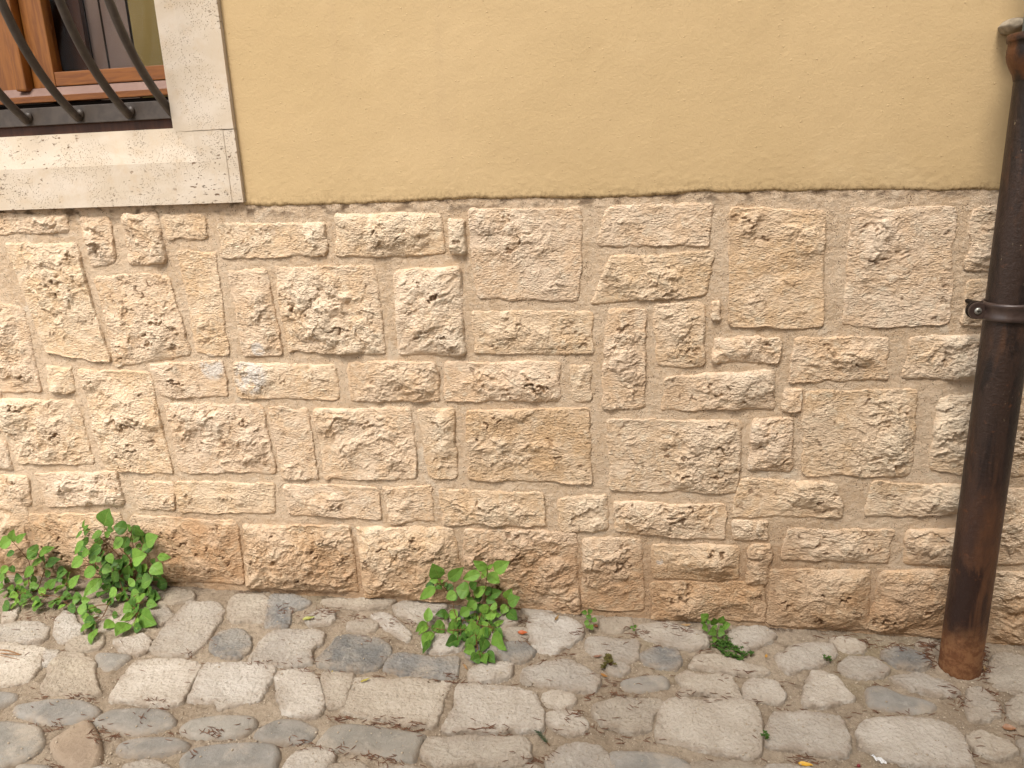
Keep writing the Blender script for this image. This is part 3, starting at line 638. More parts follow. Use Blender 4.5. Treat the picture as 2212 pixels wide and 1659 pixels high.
# belly bars: round iron, riveted to the rail, swelling out over the sill
zr = W(180, 245, YB)[2]
ends = [W(60, 256, YB)[0], W(170, 245, YB)[0], W(280, 240, YB)[0]]; dx = (ends[2]-ends[0])/2
xbars = [ends[0]-dx*j for j in range(8, 0, -1) if ends[0]-dx*j > xiL+0.03] + ends + [xi-0.016]
for xb in xbars:
    m = MB(); pts = []
    for j in range(26):
        z_ = 0.62*j/25; pts.append((xb, YB-0.004-0.285*(1-math.exp(-z_/0.205)), zr-0.014+z_))
    top = pts[-1]
    for j in range(1, 14): pts.append((xb, top[1], top[2]+j*0.02))
    for j in range(1, 16):
        t = j/15; a = t*math.pi/2; pts.append((xb, top[1]+0.25*(1-math.cos(a)), top[2]+0.26+0.20*math.sin(a)))
    m.tube(pts, [0.0120]*len(pts), 12); b = add_obj('grille_bar', m.mesh('grille_bar', True), IRON, win)
    m = MB(); c = Vector((xb, YB-0.001, zr-0.004)); m.tube([c+Vector((0.006, 0, 0.004)), c+Vector((0.006, -0.004, 0.004)), c+Vector((0.006, -0.007, 0.004)), c+Vector((0.006, -0.008, 0.004))], [0.012, 0.0115, 0.008, 0.001], 12)
    add_obj('rivet', m.mesh('rivet', True), IRON, b)

# ------------------------------------------------------------------ rusty downpipe
RP = 0.0508; YP = -0.135
pp = empty('downpipe', 'rusty dark brown cast iron downpipe standing against the stone wall', 'pipe')
pc = W(2157, 830, YP)                         # axis
_xb = W(2160, 830, YP)[0]; XP = pc[0]
zbot = float(gz(XP, YP))+0.004
zbell0 = W(2205, 165, YP)[2]; zbell1 = W(2205, 66, YP-0.05)[2]
def lathe(prof, n=72, cx=XP, cy=YP, tilt=0):
    V = []; F = []
    for r_, z_ in prof:
        for k_ in range(n):
            a = 2*math.pi*k_/n; V.append((cx+r_*math.cos(a), cy+r_*math.sin(a), z_))
    for i in range(len(prof)-1):
        for k_ in range(n): F.append((i*n+k_, i*n+(k_+1) % n, (i+1)*n+(k_+1) % n, (i+1)*n+k_))
    return V, F
prof = [(RP-0.006, zbot+0.02), (RP-0.005, zbot-0.010), (RP, zbot-0.010)]+[(RP, z_) for z_ in np.linspace(zbot+0.003, zbell0, 60)]
m = MB(); m.add(*lathe(prof)); add_obj('pipe_shaft', m.mesh('pipe_shaft', True), PIPE, pp)
hb = zbell1-zbell0
prof = [(RP+0.0005, zbell0-0.01), (RP+0.004, zbell0+0.004), (RP*1.22, zbell0+0.2*hb), (RP*1.34, zbell0+0.36*hb), (RP*1.40, zbell0+0.50*hb), (RP*1.39, zbell0+0.66*hb), (RP*1.37, zbell0+0.80*hb), (RP*1.39, zbell0+0.81*hb), (RP*1.43, zbell0+0.815*hb), (RP*1.45, zbell0+0.85*hb), (RP*1.45, zbell0+0.985*hb), (RP*1.42, zbell1), (RP*1.2, zbell1), (RP*1.1, zbell1-0.01), (RP*0.8, zbell1-0.012)]
m = MB(); m.add(*lathe(prof)); add_obj('pipe_socket', m.mesh('pipe_socket', True), RUST, pp)
m = MB(); m.add(*lathe([(RP*0.92, z_) for z_ in np.linspace(zbell1-0.012, zbell1+2.2, 10)])); add_obj('upper_pipe', m.mesh('upper_pipe', True), BLUEG, pp, label='blue-grey painted upper length')
import bmesh
bm = bmesh.new(); bmesh.ops.create_icosphere(bm, subdivisions=4, radius=1.0)
p0 = W(2199, 48, -0.05)
for v in bm.verts:
    s_ = 1+0.08*math.sin(v.co.x*5+1)*math.cos(v.co.z*4)
    v.co = Vector((p0[0]+v.co.x*0.030*s_, -0.04+v.co.y*0.055*s_, p0[2]+v.co.z*0.016*s_-0.006))
me = bpy.data.meshes.new('cement_dab'); bm.to_mesh(me); bm.free(); me.polygons.foreach_set('use_smooth', [True]*len(me.polygons))
add_obj('cement_dab', me, CEM, pp)
# clamp: ribbed strap round the pipe with a flanged ear and a screw
pk = W(2112, 672, YP-0.012); zk = pk[2]
strap = []; n = 90; prof = [(RP+0.0015, -0.021), (RP+0.006, -0.021), (RP+0.009, -0.016), (RP+0.006, -0.010), (RP+0.0045, 0.0), (RP+0.006, 0.010), (RP+0.009, 0.016), (RP+0.006, 0.021), (RP+0.0015, 0.021)]
V, F = lathe([(r_, zk-0.0+z_) for r_, z_ in prof], n); m = MB(); m.add(V, F)
cl = add_obj('pipe_clamp', m.mesh('pipe_clamp', True), CLAMP, pp)
pk = W(2112, 672, YP-0.012); xe = pk[0]; ye = YP-0.003
def ear(y0, y1, grow, name, mat, bev=0.002):
    m = MB(); V = []; ex1 = XP-RP*0.80; hh = 0.0185+grow
    for yy in (y0, y1):
        V += [(ex1, yy, zk+hh-0.001)]+[(xe+0.001+(0.020+grow)*math.cos(a), yy, zk+(0.020+grow)*math.sin(a)) for a in np.linspace(math.pi*0.42, math.pi*1.58, 16)]+[(ex1, yy, zk-hh+0.001)]
    nr = len(V)//2; F = [tuple(range(nr-1, -1, -1)), tuple(range(nr, 2*nr))]+[(i, (i+1) % nr, (i+1) % nr+nr, i+nr) for i in range(nr)]
    m.add(V, F); return add_obj(name, m.mesh(name, bevel=bev), mat, cl)
ear(ye, ye-0.008, 0, 'clamp_ear', CLAMP); ear(ye+0.012, ye+0.002, 0.0015, 'clamp_ear', DARK)
m = MB(); m.tube([(xe+0.030, YP+0.03, zk), (xe+0.030, 0.01, zk)], [0.006, 0.006], 10); add_obj('wall_spike', m.mesh('wall_spike', True), DARK, cl)
ys_ = ye-0.008
m = MB(); m.tube([(xe+0.001, ys_+0.001, zk), (xe+0.001, ys_-0.002, zk), (xe+0.001, ys_-0.0040, zk), (xe+0.001, ys_-0.0046, zk)], [0.0082, 0.0080, 0.005, 0.0005], 20)
sc_ = add_obj('screw', m.mesh('screw', True), SCREW, cl)
m = MB(); m.box(xe-0.003, xe+0.005, ys_-0.0052, ys_-0.0038, zk-0.0007, zk+0.0007); m.box(xe+0.0003, xe+0.0017, ys_-0.0051, ys_-0.0037, zk-0.004, zk+0.004)
add_obj('screw_slot', m.mesh('screw_slot'), DARK, cl)

# ------------------------------------------------------------------ the street: bedding and cobbles
st_x0 = W(-10, 1300)[0]-0.25; st_x1 = W(2230, 1400)[0]+0.2
ynear = G(1106, 1659)[1]-0.12
CO = [ # tile, kind, polygon in quarter pixels of that tile
('A','b',[(-100,430),(150,400),(330,400),(410,450),(400,530),(330,570),(-100,570)]),
('A','w',[(500,370),(560,310),(640,350),(700,430),(700,500),(620,560),(520,560),(480,470)]),
('A','w',[(20,400),(60,270),(130,240),(160,280),(110,390)]),
('A','b',[(1620,235),(1700,225),(1870,235),(1930,290),(1910,360),(1830,480),(1750,600),(1640,680),(1520,700),(1380,690),(1320,640),(1370,520)]),
('A','b',[(1300,270),(1440,245),(1500,340),(1400,430),(1330,420)]),
('A','b',[(1350,150),(1500,110),(1650,150),(1660,200),(1500,230),(1380,220)]),
('A','b',[(1990,220),(2060,170),(2280,170),(2330,240),(2330,340),(2280,390),(2020,390),(1970,330)]),
('A','d',[(1840,560),(1930,480),(2080,470),(2150,530),(2150,640),(2060,710),(1920,700),(1830,640)]),
('A','w',[(-100,600),(180,600),(400,640),(290,860),(230,910),(100,950),(-100,950)]),
('A','w',[(390,655),(500,650),(450,740),(385,760)]),
('A','b',[(440,760),(560,660),(720,660),(815,760),(800,860),(860,1000),(700,1040),(380,1000),(400,880)]),
('A','g',[(825,700),(880,668),(1100,680),(1135,710),(1000,800),(880,810)]),
('A','w',[(1190,740),(1480,720),(1690,750),(1735,780),(1680,880),(1560,1090),(1430,1110),(980,1070),(980,1010),(1080,850)]),
('A','w',[(1800,770),(2350,770),(2350,860),(2230,1080),(2100,1090),(1900,1150),(1860,1100),(1630,1070),(1715,900)]),
('A','w',[(1000,560),(1130,540),(1240,510),(1310,540),(1280,640),(1200,680),(1050,640)]),
('A','g',[(-100,1000),(130,1010),(150,1050),(100,1090),(-100,1170)]),
('A','g',[(150,1120),(430,1068),(640,1070),(780,1100),(860,1150),(850,1200),(700,1255),(450,1285),(280,1240),(130,1190)]),
('A','g',[(890,1190),(1000,1150),(1300,1140),(1440,1160),(1515,1230),(1505,1290),(1370,1330),(1220,1365),(1080,1355),(860,1290),(810,1250)]),
('A','g',[(1560,1310),(1680,1240),(1960,1215),(2190,1230),(2220,1300),(2100,1375),(1900,1405),(1700,1405),(1575,1360)]),
('A','g',[(-100,1280),(290,1280),(375,1370),(375,1470),(270,1565),(100,1635),(-100,1700)]),
('A','t',[(435,1450),(500,1385),(740,1258),(800,1290),(855,1400),(885,1540),(845,1640),(700,1695),(560,1640),(460,1540)]),
('A','g',[(1010,1490),(1100,1430),(1300,1392),(1520,1402),(1640,1455),(1600,1500),(1400,1540),(1080,1550)]),
('A','g',[(1565,1580),(1640,1515),(1800,1475),(2100,1450),(2350,1452),(2415,1530),(2395,1620),(2300,1680),(1640,1715),(1570,1660)]),
('A','g',[(130,1665),(200,1635),(400,1645),(470,1700),(100,1750)]),
('A','b',[(1090,1640),(1260,1592),(1380,1620),(1470,1690),(1100,1720)]),
('B','d',[(110,200),(150,170),(320,170),(455,225),(455,260),(300,320),(270,435),(95,435),(100,330)]),
('B','b',[(585,215),(760,195),(1000,200),(1180,190),(1205,215),(1120,260),(900,288),(700,262),(600,240)]),
('B','w',[(1190,262),(1280,222),(1500,230),(1640,245),(1630,300),(1500,378),(1380,388),(1230,330)]),
('B','w',[(1005,350),(1080,325),(1180,362),(1250,420),(1335,510),(1310,555),(1230,530),(1120,440)]),
('B','b',[(120,510),(200,485),(330,478),(560,482),(588,510),(558,580),(480,650),(478,740),(350,775),(0,757),(-55,738),(20,600)]),
('B','d',[(645,620),(700,545),(780,512),(960,518),(1060,542),(1148,610),(1145,680),(1040,795),(900,815),(700,798),(560,770),(535,730)]),
('B','d',[(1135,760),(1180,700),(1280,678),(1500,710),(1735,712),(1735,780),(1715,878),(1560,875),(1300,848),(1122,810)]),
('B','w',[(1840,850),(1900,785),(2100,755),(2210,775),(2195,860),(2090,905),(1940,925),(1855,900)]),
('B','w',[(200,835),(430,815),(515,870),(560,1000),(585,1100),(550,1200),(440,1238),(250,1180),(172,960)]),
('B','w',[(580,855),(830,855),(815,930),(755,1120),(650,1140),(605,1050)]),
('B','w',[(865,885),(1650,905),(1665,950),(1555,1285),(1400,1288),(1200,1268),(765,1178),(750,1150),(835,950)]),
('B','w',[(1750,945),(1850,935),(2200,962),(2400,1040),(2480,1200),(2460,1335),(2200,1345),(1630,1345),(1710,1160)]),
('B','g',[(50,1312),(200,1245),(370,1245),(515,1302),(525,1350),(450,1428),(300,1448),(100,1448),(-10,1380)]),
('B','g',[(690,1285),(1000,1295),(1435,1375),(1435,1415),(1375,1590),(1300,1605),(1000,1538),(700,1498),(525,1458),(565,1380)]),
('B','b',[(1490,1425),(1540,1405),(2290,1405),(2380,1500),(2380,1580),(2300,1635),(1600,1635),(1450,1560),(1450,1480)]),
('B','w',[(345,1532),(440,1515),(600,1505),(675,1560),(635,1640),(560,1720),(210,1720)]),
('B','b',[(1080,1665),(1340,1650),(1500,1700),(1060,1740)]),
('C','b',[(95,272),(250,245),(350,272),(335,308),(200,335),(125,310)]),
('C','w',[(175,345),(280,332),(420,362),(550,402),(612,470),(585,540),(480,608),(340,672),(270,665),(190,618),(145,520),(145,430)]),
('C','b',[(765,382),(900,362),(1015,372),(1025,430),(900,486),(792,468)]),
('C','b',[(1120,432),(1300,405),(1460,432),(1600,482),(1682,530),(1682,600),(1560,635),(1350,598),(1155,530),(1095,480)]),
('C','b',[(665,545),(850,535),(1065,555),(1105,590),(1085,700),(1010,745),(900,718),(700,690),(645,630)]),
('C','d',[(1120,675),(1250,615),(1420,652),(1455,740),(1415,798),(1300,798),(1150,748)]),
('C','b',[(1885,480),(2000,445),(2190,445),(2270,520),(2165,595),(2000,665),(1905,600)]),
('C','w',[(1535,780),(1580,695),(1750,685),(1950,733),(2150,772),(2210,830),(2100,848),(1800,828),(1600,798)]),
('C','b',[(105,812),(250,752),(500,748),(650,812),(735,860),(745,930),(680,995),(400,968),(130,938),(92,880)]),
('C','g',[(960,902),(1200,855),(1335,882),(1345,968),(1100,1005),(965,978)]),
('C','w',[(1435,882),(1500,833),(1600,862),(1750,863),(1895,893),(1970,1065),(1800,1058),(1650,1020),(1455,1028),(1490,960)]),
('C','w',[(2005,962),(2100,905),(2300,933),(2370,1030),(2295,1095),(2022,1055)]),
('C','b',[(725,1122),(950,1065),(1235,1065),(1325,1102),(1228,1200),(1178,1315),(1020,1352),(800,1295),(705,1200)]),
('C','w',[(1335,1095),(1500,1068),(1950,1085),(2095,1115),(2140,1250),(2150,1535),(2000,1555),(1600,1495),(1268,1420),(1275,1200)]),
('C','b',[(305,1600),(400,1492),(560,1465),(760,1492),(850,1580),(890,1700),(325,1720)]),
('C','g',[(840,1533),(1000,1513),(1250,1523),(1445,1573),(1545,1640),(1535,1720),(905,1720)]),
('C','b',[(1570,1628),(1900,1610),(2190,1648),(2290,1720),(1600,1740)]),
('D','b',[(65,682),(200,605),(380,585),(555,605),(575,680),(448,768),(300,785),(180,835),(105,770)]),
('D','b',[(625,760),(720,693),(900,722),(1035,800),(985,870),(850,885),(720,876),(642,830)]),
('D','w',[(373,850),(450,833),(598,893),(638,950),(735,1050),(715,1078),(500,1118),(322,1125),(322,1000)]),
('D','g',[(855,972),(980,953),(1150,1022),(1400,1083),(1455,1130),(1395,1168),(1250,1176),(900,1128),(853,1060)]),
('D','b',[(1735,992),(1830,983),(1975,1112),(2003,1200),(1975,1218),(1850,1256),(1755,1248),(1722,1150)]),
('D','b',[(1935,692),(2100,683),(2300,762),(2320,975),(2100,997),(1955,948),(1905,880)]),
('D','b',[(2078,1120),(2155,1045),(2320,1052),(2320,1285),(2185,1275),(2085,1200)]),
('D','w',[(65,1202),(300,1193),(618,1213),(672,1300),(692,1555),(500,1555),(300,1518),(5,1478),(-10,1350)]),
('D','w',[(855,1253),(1100,1223),(1500,1253),(1635,1332),(1692,1420),(1750,1600),(1730,1655),(1300,1635),(1050,1595),(805,1478),(785,1350)]),
('D','b',[(1055,882),(1300,853),(1500,903),(1640,1000),(1500,1035),(1200,968)]),
('D','b',[(2185,1443),(2320,1422),(2320,1720),(2255,1720)]),
('D','w',[(5,1645),(300,1655),(500,1720),(-90,1740)]),
]
LOWC = 0.012                                  # cobble tops stand about this far above the bedding datum
street = empty('street', 'cobbled lane of grey river stones and pale limestone setts in sandy bedding', None, None, 'structure')
def cobble(P, kind, idx, res=0.0030, name='cobblestone', parent=street):
    r = random.Random(idx*13+3); P2 = catmull(P, 4, 0.42 if kind in 'gt' else 0.22)
    mn = P2.min(0)-0.016; mx = P2.max(0)+0.016
    nu = int((mx[0]-mn[0])/res)+2; nv = int((mx[1]-mn[1])/res)+2
    X, Y = np.meshgrid(np.linspace(mn[0], mx[0], nu), np.linspace(mn[1], mx[1], nv)); sd_ = idx*57+2000
    j = {'g': 0.001, 't': 0.001, 'd': 0.003, 'b': 0.004, 'w': 0.004}[kind]
    e = sdf(X+j*fbm(X*30, Y*30, sd_, 3), Y+j*fbm(X*30, Y*30, sd_+1, 3), P2)
    e = e+(0.005 if kind in 'gt' else 0.009)
    if kind in 'wb': e = e-0.012*np.clip(fbm(X*9, Y*9, sd_+2, 3), 0, 1)
    smooth_ = kind in 'gt'
    rr = 0.017 if smooth_ else 0.006
    top = {'g': 0.013, 't': 0.014, 'd': 0.011, 'b': 0.0095, 'w': 0.0105}[kind]*r.uniform(0.8, 1.2)
    q = np.clip(e/rr, 0, 1); prof_ = np.sqrt(np.clip(1-(1-q)**2, 0, 1))
    h = -0.006 + (top+0.006)*prof_
    ax, ay = r.uniform(-0.03, 0.03), r.uniform(-0.03, 0.03); c = P2.mean(0)
    h = h + prof_*(ax*(X-c[0])+ay*(Y-c[1]))
    if smooth_: h = h + prof_*(0.004*fbm(X*9, Y*9, sd_+4, 2)+0.0007*fbm(X*70, Y*70, sd_+5, 3))
    else:
        h = h + prof_*(0.0045*fbm(X*12, Y*12, sd_+4, 3)+0.0016*ridged(X*48, Y*48, sd_+5, 3)+0.0010*gn(X*140, Y*140, sd_+6))
        d, idv = worley(X*55, Y*55, sd_+7); h = h - np.where(idv < 0.18, 0.0028*ss(0.36, 0.15, d), 0)*prof_
    h = np.where(e < -0.002, -0.010, h)
    V = np.stack([X, Y, gz(X, Y)+h], -1).reshape(-1, 3)
    rim = np.exp(-np.clip(e, 0, 1)/(0.010 if smooth_ else 0.016))
    V, F, A = compact(V, grid_faces(nv, nu, e > -0.004), {'rim': rim})
    me = mesh_np(name, V, F, A)
    return add_obj(name, me, COB[kind], parent)
polys = []
for i, (t, kd, pl) in enumerate(CO):
    P = []
    for (a, b) in pl:
        p = G(TX[t]+a/4.0, 1244.25+b/4.0, 0.006); P.append((p[0], p[1]))
    P = np.array(P); P[:, 1] = np.minimum(P[:, 1], 0.004)
    # neighbours keep apart, seen in depth
    cobble(P, kd, i); polys.append(P)
# smaller stones packed into the widest gaps
rf = np.random.default_rng(12); cand = []
for _ in range(1500):
    p = G(rf.uniform(10, 2200), rf.uniform(1330, 1700), 0.004)
    if p[1] < -0.045: cand.append((p[0], p[1]))
cand = np.array(cand); dmin_ = np.full(len(cand), 9.0)
for P in polys: dmin_ = np.minimum(dmin_, -sdf(cand[:, 0], cand[:, 1], P))
dmin_ = np.minimum(dmin_, -0.012-cand[:, 1]); dmin_ = np.minimum(dmin_, np.hypot(cand[:, 0]-XP, cand[:, 1]-YP)-RP-0.01)
for q_ in range(29):
    i_ = int(np.argmax(dmin_)); rad_ = dmin_[i_]
    if rad_ < 0.019: break
    rad_ = min(rad_-0.006, 0.045); c_ = cand[i_]; n_ = 9; ph_ = rf.uniform(0, 6.28); st_ = rf.uniform(1.0, 1.35)
    P = np.array([(c_[0]+rad_*st_*rf.uniform(0.86, 1.12)*math.cos(ph_+6.283*j/n_), c_[1]+rad_*rf.uniform(0.84, 1.08)*math.sin(ph_+6.283*j/n_)) for j in range(n_)])
    cobble(P, 'bwbdbwb'[q_ % 7], 300+q_); polys.append(P); dmin_ = np.minimum(dmin_, -sdf(cand[:, 0], cand[:, 1], P))
# bedding sheet: fine where the picture sees it, coarse out to both ends of the lane
xa = axis(-8.0, st_x0, st_x1, 8.0, 0.0036, 0.25)
ya = np.concatenate([np.arange(-6.0, ynear, 0.2), np.arange(ynear, 0.03, 0.0036)])
X, Y = np.meshgrid(xa, ya)
sd2 = np.full(X.shape, -1.0)
jit = 0.004*fbm(X*30, Y*30, 77, 2)
for P in polys:
    mnx, mny = P.min(0)-0.06; mxx, mxy = P.max(0)+0.06
    ix = np.where((xa > mnx) & (xa < mxx))[0]; iy = np.where((ya > mny) & (ya < mxy))[0]
    if len(ix) < 2 or len(iy) < 2: continue
    sl_ = np.s_[iy[0]:iy[-1]+1, ix[0]:ix[-1]+1]
    sd2[sl_] = np.maximum(sd2[sl_], sdf(X[sl_], Y[sl_], P))
gap = np.clip(-sd2, 0, 1)
hg = 0.0055*fbm(X*6, Y*6, 931, 3) + 0.0022*fbm(X*28, Y*28, 932, 4) + 0.0026*fbm(X*95, Y*95, 933, 3) + 0.0012*np.abs(gn(X*190, Y*190, 934))
hg = hg + 0.0028*(ridged(X*40, Y*40, 938, 2)-0.5) + 0.0022 - 0.003*np.exp(-gap/0.006)*(0.6+0.8*fbm(X*11, Y*11, 936, 2))
hg = np.where(sd2 > 0.012, -0.012, hg)
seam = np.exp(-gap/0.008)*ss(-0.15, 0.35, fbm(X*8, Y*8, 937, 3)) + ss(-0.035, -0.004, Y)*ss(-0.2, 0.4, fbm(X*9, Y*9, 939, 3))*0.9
V = np.stack([X, Y, gz(X, Y)+hg], -1).reshape(-1, 3)
F = grid_faces(*X.shape)
add_obj('bedding', mesh_np('bedding', V, F, {'seam': np.clip(seam, 0, 1)}), GROUND, street)
# cobbles beyond the picture: one object, nobody sees them here
rj = random.Random(5); Vs = []; Fs = []; nb = 0
def far_cobble(cx_, cy_, ra, rb):
    global nb
    n_ = 20; V = []; ph = rj.random()*6
    for ring_, (k_, hz) in enumerate(((1.0, -0.004), (0.93, 0.006), (0.7, 0.011), (0.35, 0.013))):
        for j in range(n_):
            a = 2*math.pi*j/n_; w_ = 1+0.08*math.sin(3*a+ph)
            x_ = cx_+ra*k_*w_*math.copysign(abs(math.cos(a))**0.75, math.cos(a)); y_ = cy_+rb*k_*w_*math.copysign(abs(math.sin(a))**0.75, math.sin(a)); V.append((x_, y_, float(gz(x_, y_))+hz))
    V.append((cx_, cy_, float(gz(cx_, cy_))+0.0135)); c_ = len(V)-1
    for q_ in range(3):
        for j in range(n_):
            a0, a1 = q_*n_+j, q_*n_+(j+1) % n_
            Fs.append((nb+a0, nb+a1, nb+a1+n_)); Fs.append((nb+a0, nb+a1+n_, nb+a0+n_))
    for j in range(n_): Fs.append((nb+3*n_+j, nb+3*n_+(j+1) % n_, nb+c_))
    Vs.extend(V); nb += len(V)
yy = -0.07
while yy > -2.4:
    xx = -3.2+rj.random()*0.1
    while xx < 3.0:
        ra = rj.uniform(0.05, 0.085)
        pj = R @ (np.array((xx, yy, float(gz(xx, yy))))-CAM)
        if pj[2] <= 0 or True:
            px_ = CX+FPX*pj[0]/max(pj[2], 1e-3); py_ = CY+FPX*pj[1]/max(pj[2], 1e-3)
            vis = pj[2] > 0.1 and -160 < px_ < 2370 and py_ < 1810
            if not vis: far_cobble(xx, yy, ra, 0.042)
        xx += 2*ra+0.02
    yy -= 0.105
add_obj('outlying_cobbles', mesh_np('outlying_cobbles', np.array(Vs), np.array(Fs), {'rim': np.zeros(len(Vs))}), COB['g'], street, kind='stuff')

# ------------------------------------------------------------------ plants
DEP = bpy.context.evaluated_depsgraph_get()
def drop(x, y, z0=0.3):
    hit = SC.ray_cast(DEP, Vector((x, y, z0)), Vector((0, 0, -1)))
    return hit[1].z if hit[0] else float(gz(x, y))
DEP.update()
class Leaves:
    def __init__(s): s.V = []; s.F = []; s.t = []; s.u = []; s.v = []
    def leaf(s, b, t, width, up, tint, fold=0.25, curl=0.15, ser=0.0):
        b = np.asarray(b, float); t = np.asarray(t, float); ax = t-b; L = np.linalg.norm(ax)
        if L < 1e-5: return
        ax /= L; up = np.asarray(up, float); sd_ = np.cross(ax, up); sd_ /= np.linalg.norm(sd_)+1e-9; nr = np.cross(sd_, ax)
        NU, NV = 10, 6; base = len(s.V)
        for i in range(NU+1):
            u = i/NU; wd = width*0.5*(math.sin(math.pi*min(1, u**0.80))**0.75 if 0 < u < 1 else 0.02)
            wd *= (1.0 - 0.28*u*u)
            for j in range(NV+1):
                v = j/NV*2-1; wob = 1+ser*math.sin(u*40)*abs(v)**4
                p = b+ax*L*u + sd_*wd*v*wob + nr*(abs(v)*wd*fold - curl*L*(u-0.35)**2 + 0.02*L*math.sin(u*14+v*3))
                s.V.append(p); s.t.append(tint); s.u.append(u); s.v.append(v)
        for i in range(NU):
            for j in range(NV):
                a = base+i*(NV+1)+j; s.F.append((a, a+1, a+NV+2, a+NV+1))
    def mesh(s, name): return mesh_np(name, np.array(s.V), np.array(s.F), {'tint': s.t, 'lu': s.u, 'lv': s.v})
def pt(px, py, d):                            # a point d metres in front of the wall, kept above the cobbles
    p = W(px, py, -d)
    g = float(gz(p[0], p[1]))+0.018
    if p[2] < g:
        p = G(px, py, 0.022)
    return p
def plant(name, label, cat, tr, leaves, stems, mat, root, dmin, dmax, stemmat=STEM, sr=0.0017, group=None, seed=1):
    ox, oy, k_ = tr; f = lambda a, b: (ox+a*k_, oy+b*k_); r = random.Random(seed)
    rx, ry = f(*root); P0 = G(rx, ry, 0.0)
    if P0[1] > -0.012: P0 = np.array((P0[0], -0.016, float(gz(P0[0], -0.016))))
    P0[2] = drop(P0[0], P0[1])+0.001
    ob = empty(name, label, cat, group)
    ob.location = P0
    lv = Leaves(); m = MB(); stem_pts = []
    for st in stems:
        pts_ = []; n_ = len(st)
        for i, (a, b) in enumerate(st):
            q = pt(*f(a, b), dmin+0.4*(dmax-dmin)*(0.4+0.6*i/(n_-1)))
            pts_.append(q)
        pts_ = [P0]+pts_ if np.linalg.norm(pts_[0]-P0) > 0.004 else pts_
        sm = []
        for i in range(len(pts_)-1):
            p_1 = pts_[max(i-1, 0)]; a_, b_ = pts_[i], pts_[i+1]; p2_ = pts_[min(i+2, len(pts_)-1)]
            for q in range(5):
                t = q/5; sm.append(a_+0.5*(b_-p_1)*t+(3*(b_-a_)-(b_-p_1)-0.5*(p2_-a_))*t*t+(2*(a_-b_)+0.5*(b_-p_1)+0.5*(p2_-a_))*t**3)
        sm.append(pts_[-1]); stem_pts += sm
        m.tube(sm, [sr*(1-0.5*i/len(sm)) for i in range(len(sm))], 6)
    SP = np.array(stem_pts)
    extra = []
    for lf in leaves:
        if len(leaves) > 20 and r.random() < 0.5:
            a_, b_, w_ = lf[0]+r.gauss(0, 45), lf[1]+r.gauss(0, 45), r.uniform(55, 105); q_ = r.uniform(0, 6.28)
            if b_ > 200: extra.append((a_, b_, a_+math.cos(q_)*w_*1.2, b_+math.sin(q_)*w_*1.2, w_, 1))
    for lf in list(leaves)+extra:
        a, b, c, d, wd = lf[:5]; dark = lf[5] if len(lf) > 5 else 0
        dep = r.uniform(dmin, dmax) if not dark else r.uniform(dmin, dmin+0.25*(dmax-dmin))
        if not dark: dep = max(dep, r.uniform(dmin, dmax)*0.9)
        pb = pt(*f(a, b), dep); 
        pe_ = pt(*f(c, d), dep+r.uniform(0.0, 0.012))
        dist = np.linalg.norm(pb-CAM); wm = wd*k_*dist/FPX*1.32
        up = np.array((0.1+r.uniform(-0.3, 0.3), -0.9+r.uniform(-0.15, 0.15), 0.6+r.uniform(-0.25, 0.2)))
        tint = (r.uniform(0.0, 0.28) if dark == 1 else (0.95 if dark == 2 else r.uniform(0.35, 0.95)))
        lv.leaf(pb, pe_, wm, up, tint, r.uniform(0.1, 0.35), r.uniform(0.0, 0.25), 0.03)
        j = int(np.argmin(np.linalg.norm(SP-pb, axis=1))); q = SP[j]
        if 0.002 < np.linalg.norm(q-pb) < 0.09:
            mid = (q+pb)/2+np.array((0, 0, 0.004)); m.tube([q, mid, pb], [sr*0.5, sr*0.42, sr*0.35], 5)
    for me_, nm, mt in ((m.mesh('stems', True), 'stems', stemmat), (lv.mesh('foliage'), 'foliage', mat)):
        o = add_obj(nm, me_, mt, ob); o.matrix_parent_inverse = Matrix.Translation(-Vector(P0))
    return ob
TM = (885.6, 1193.5, 0.15625)
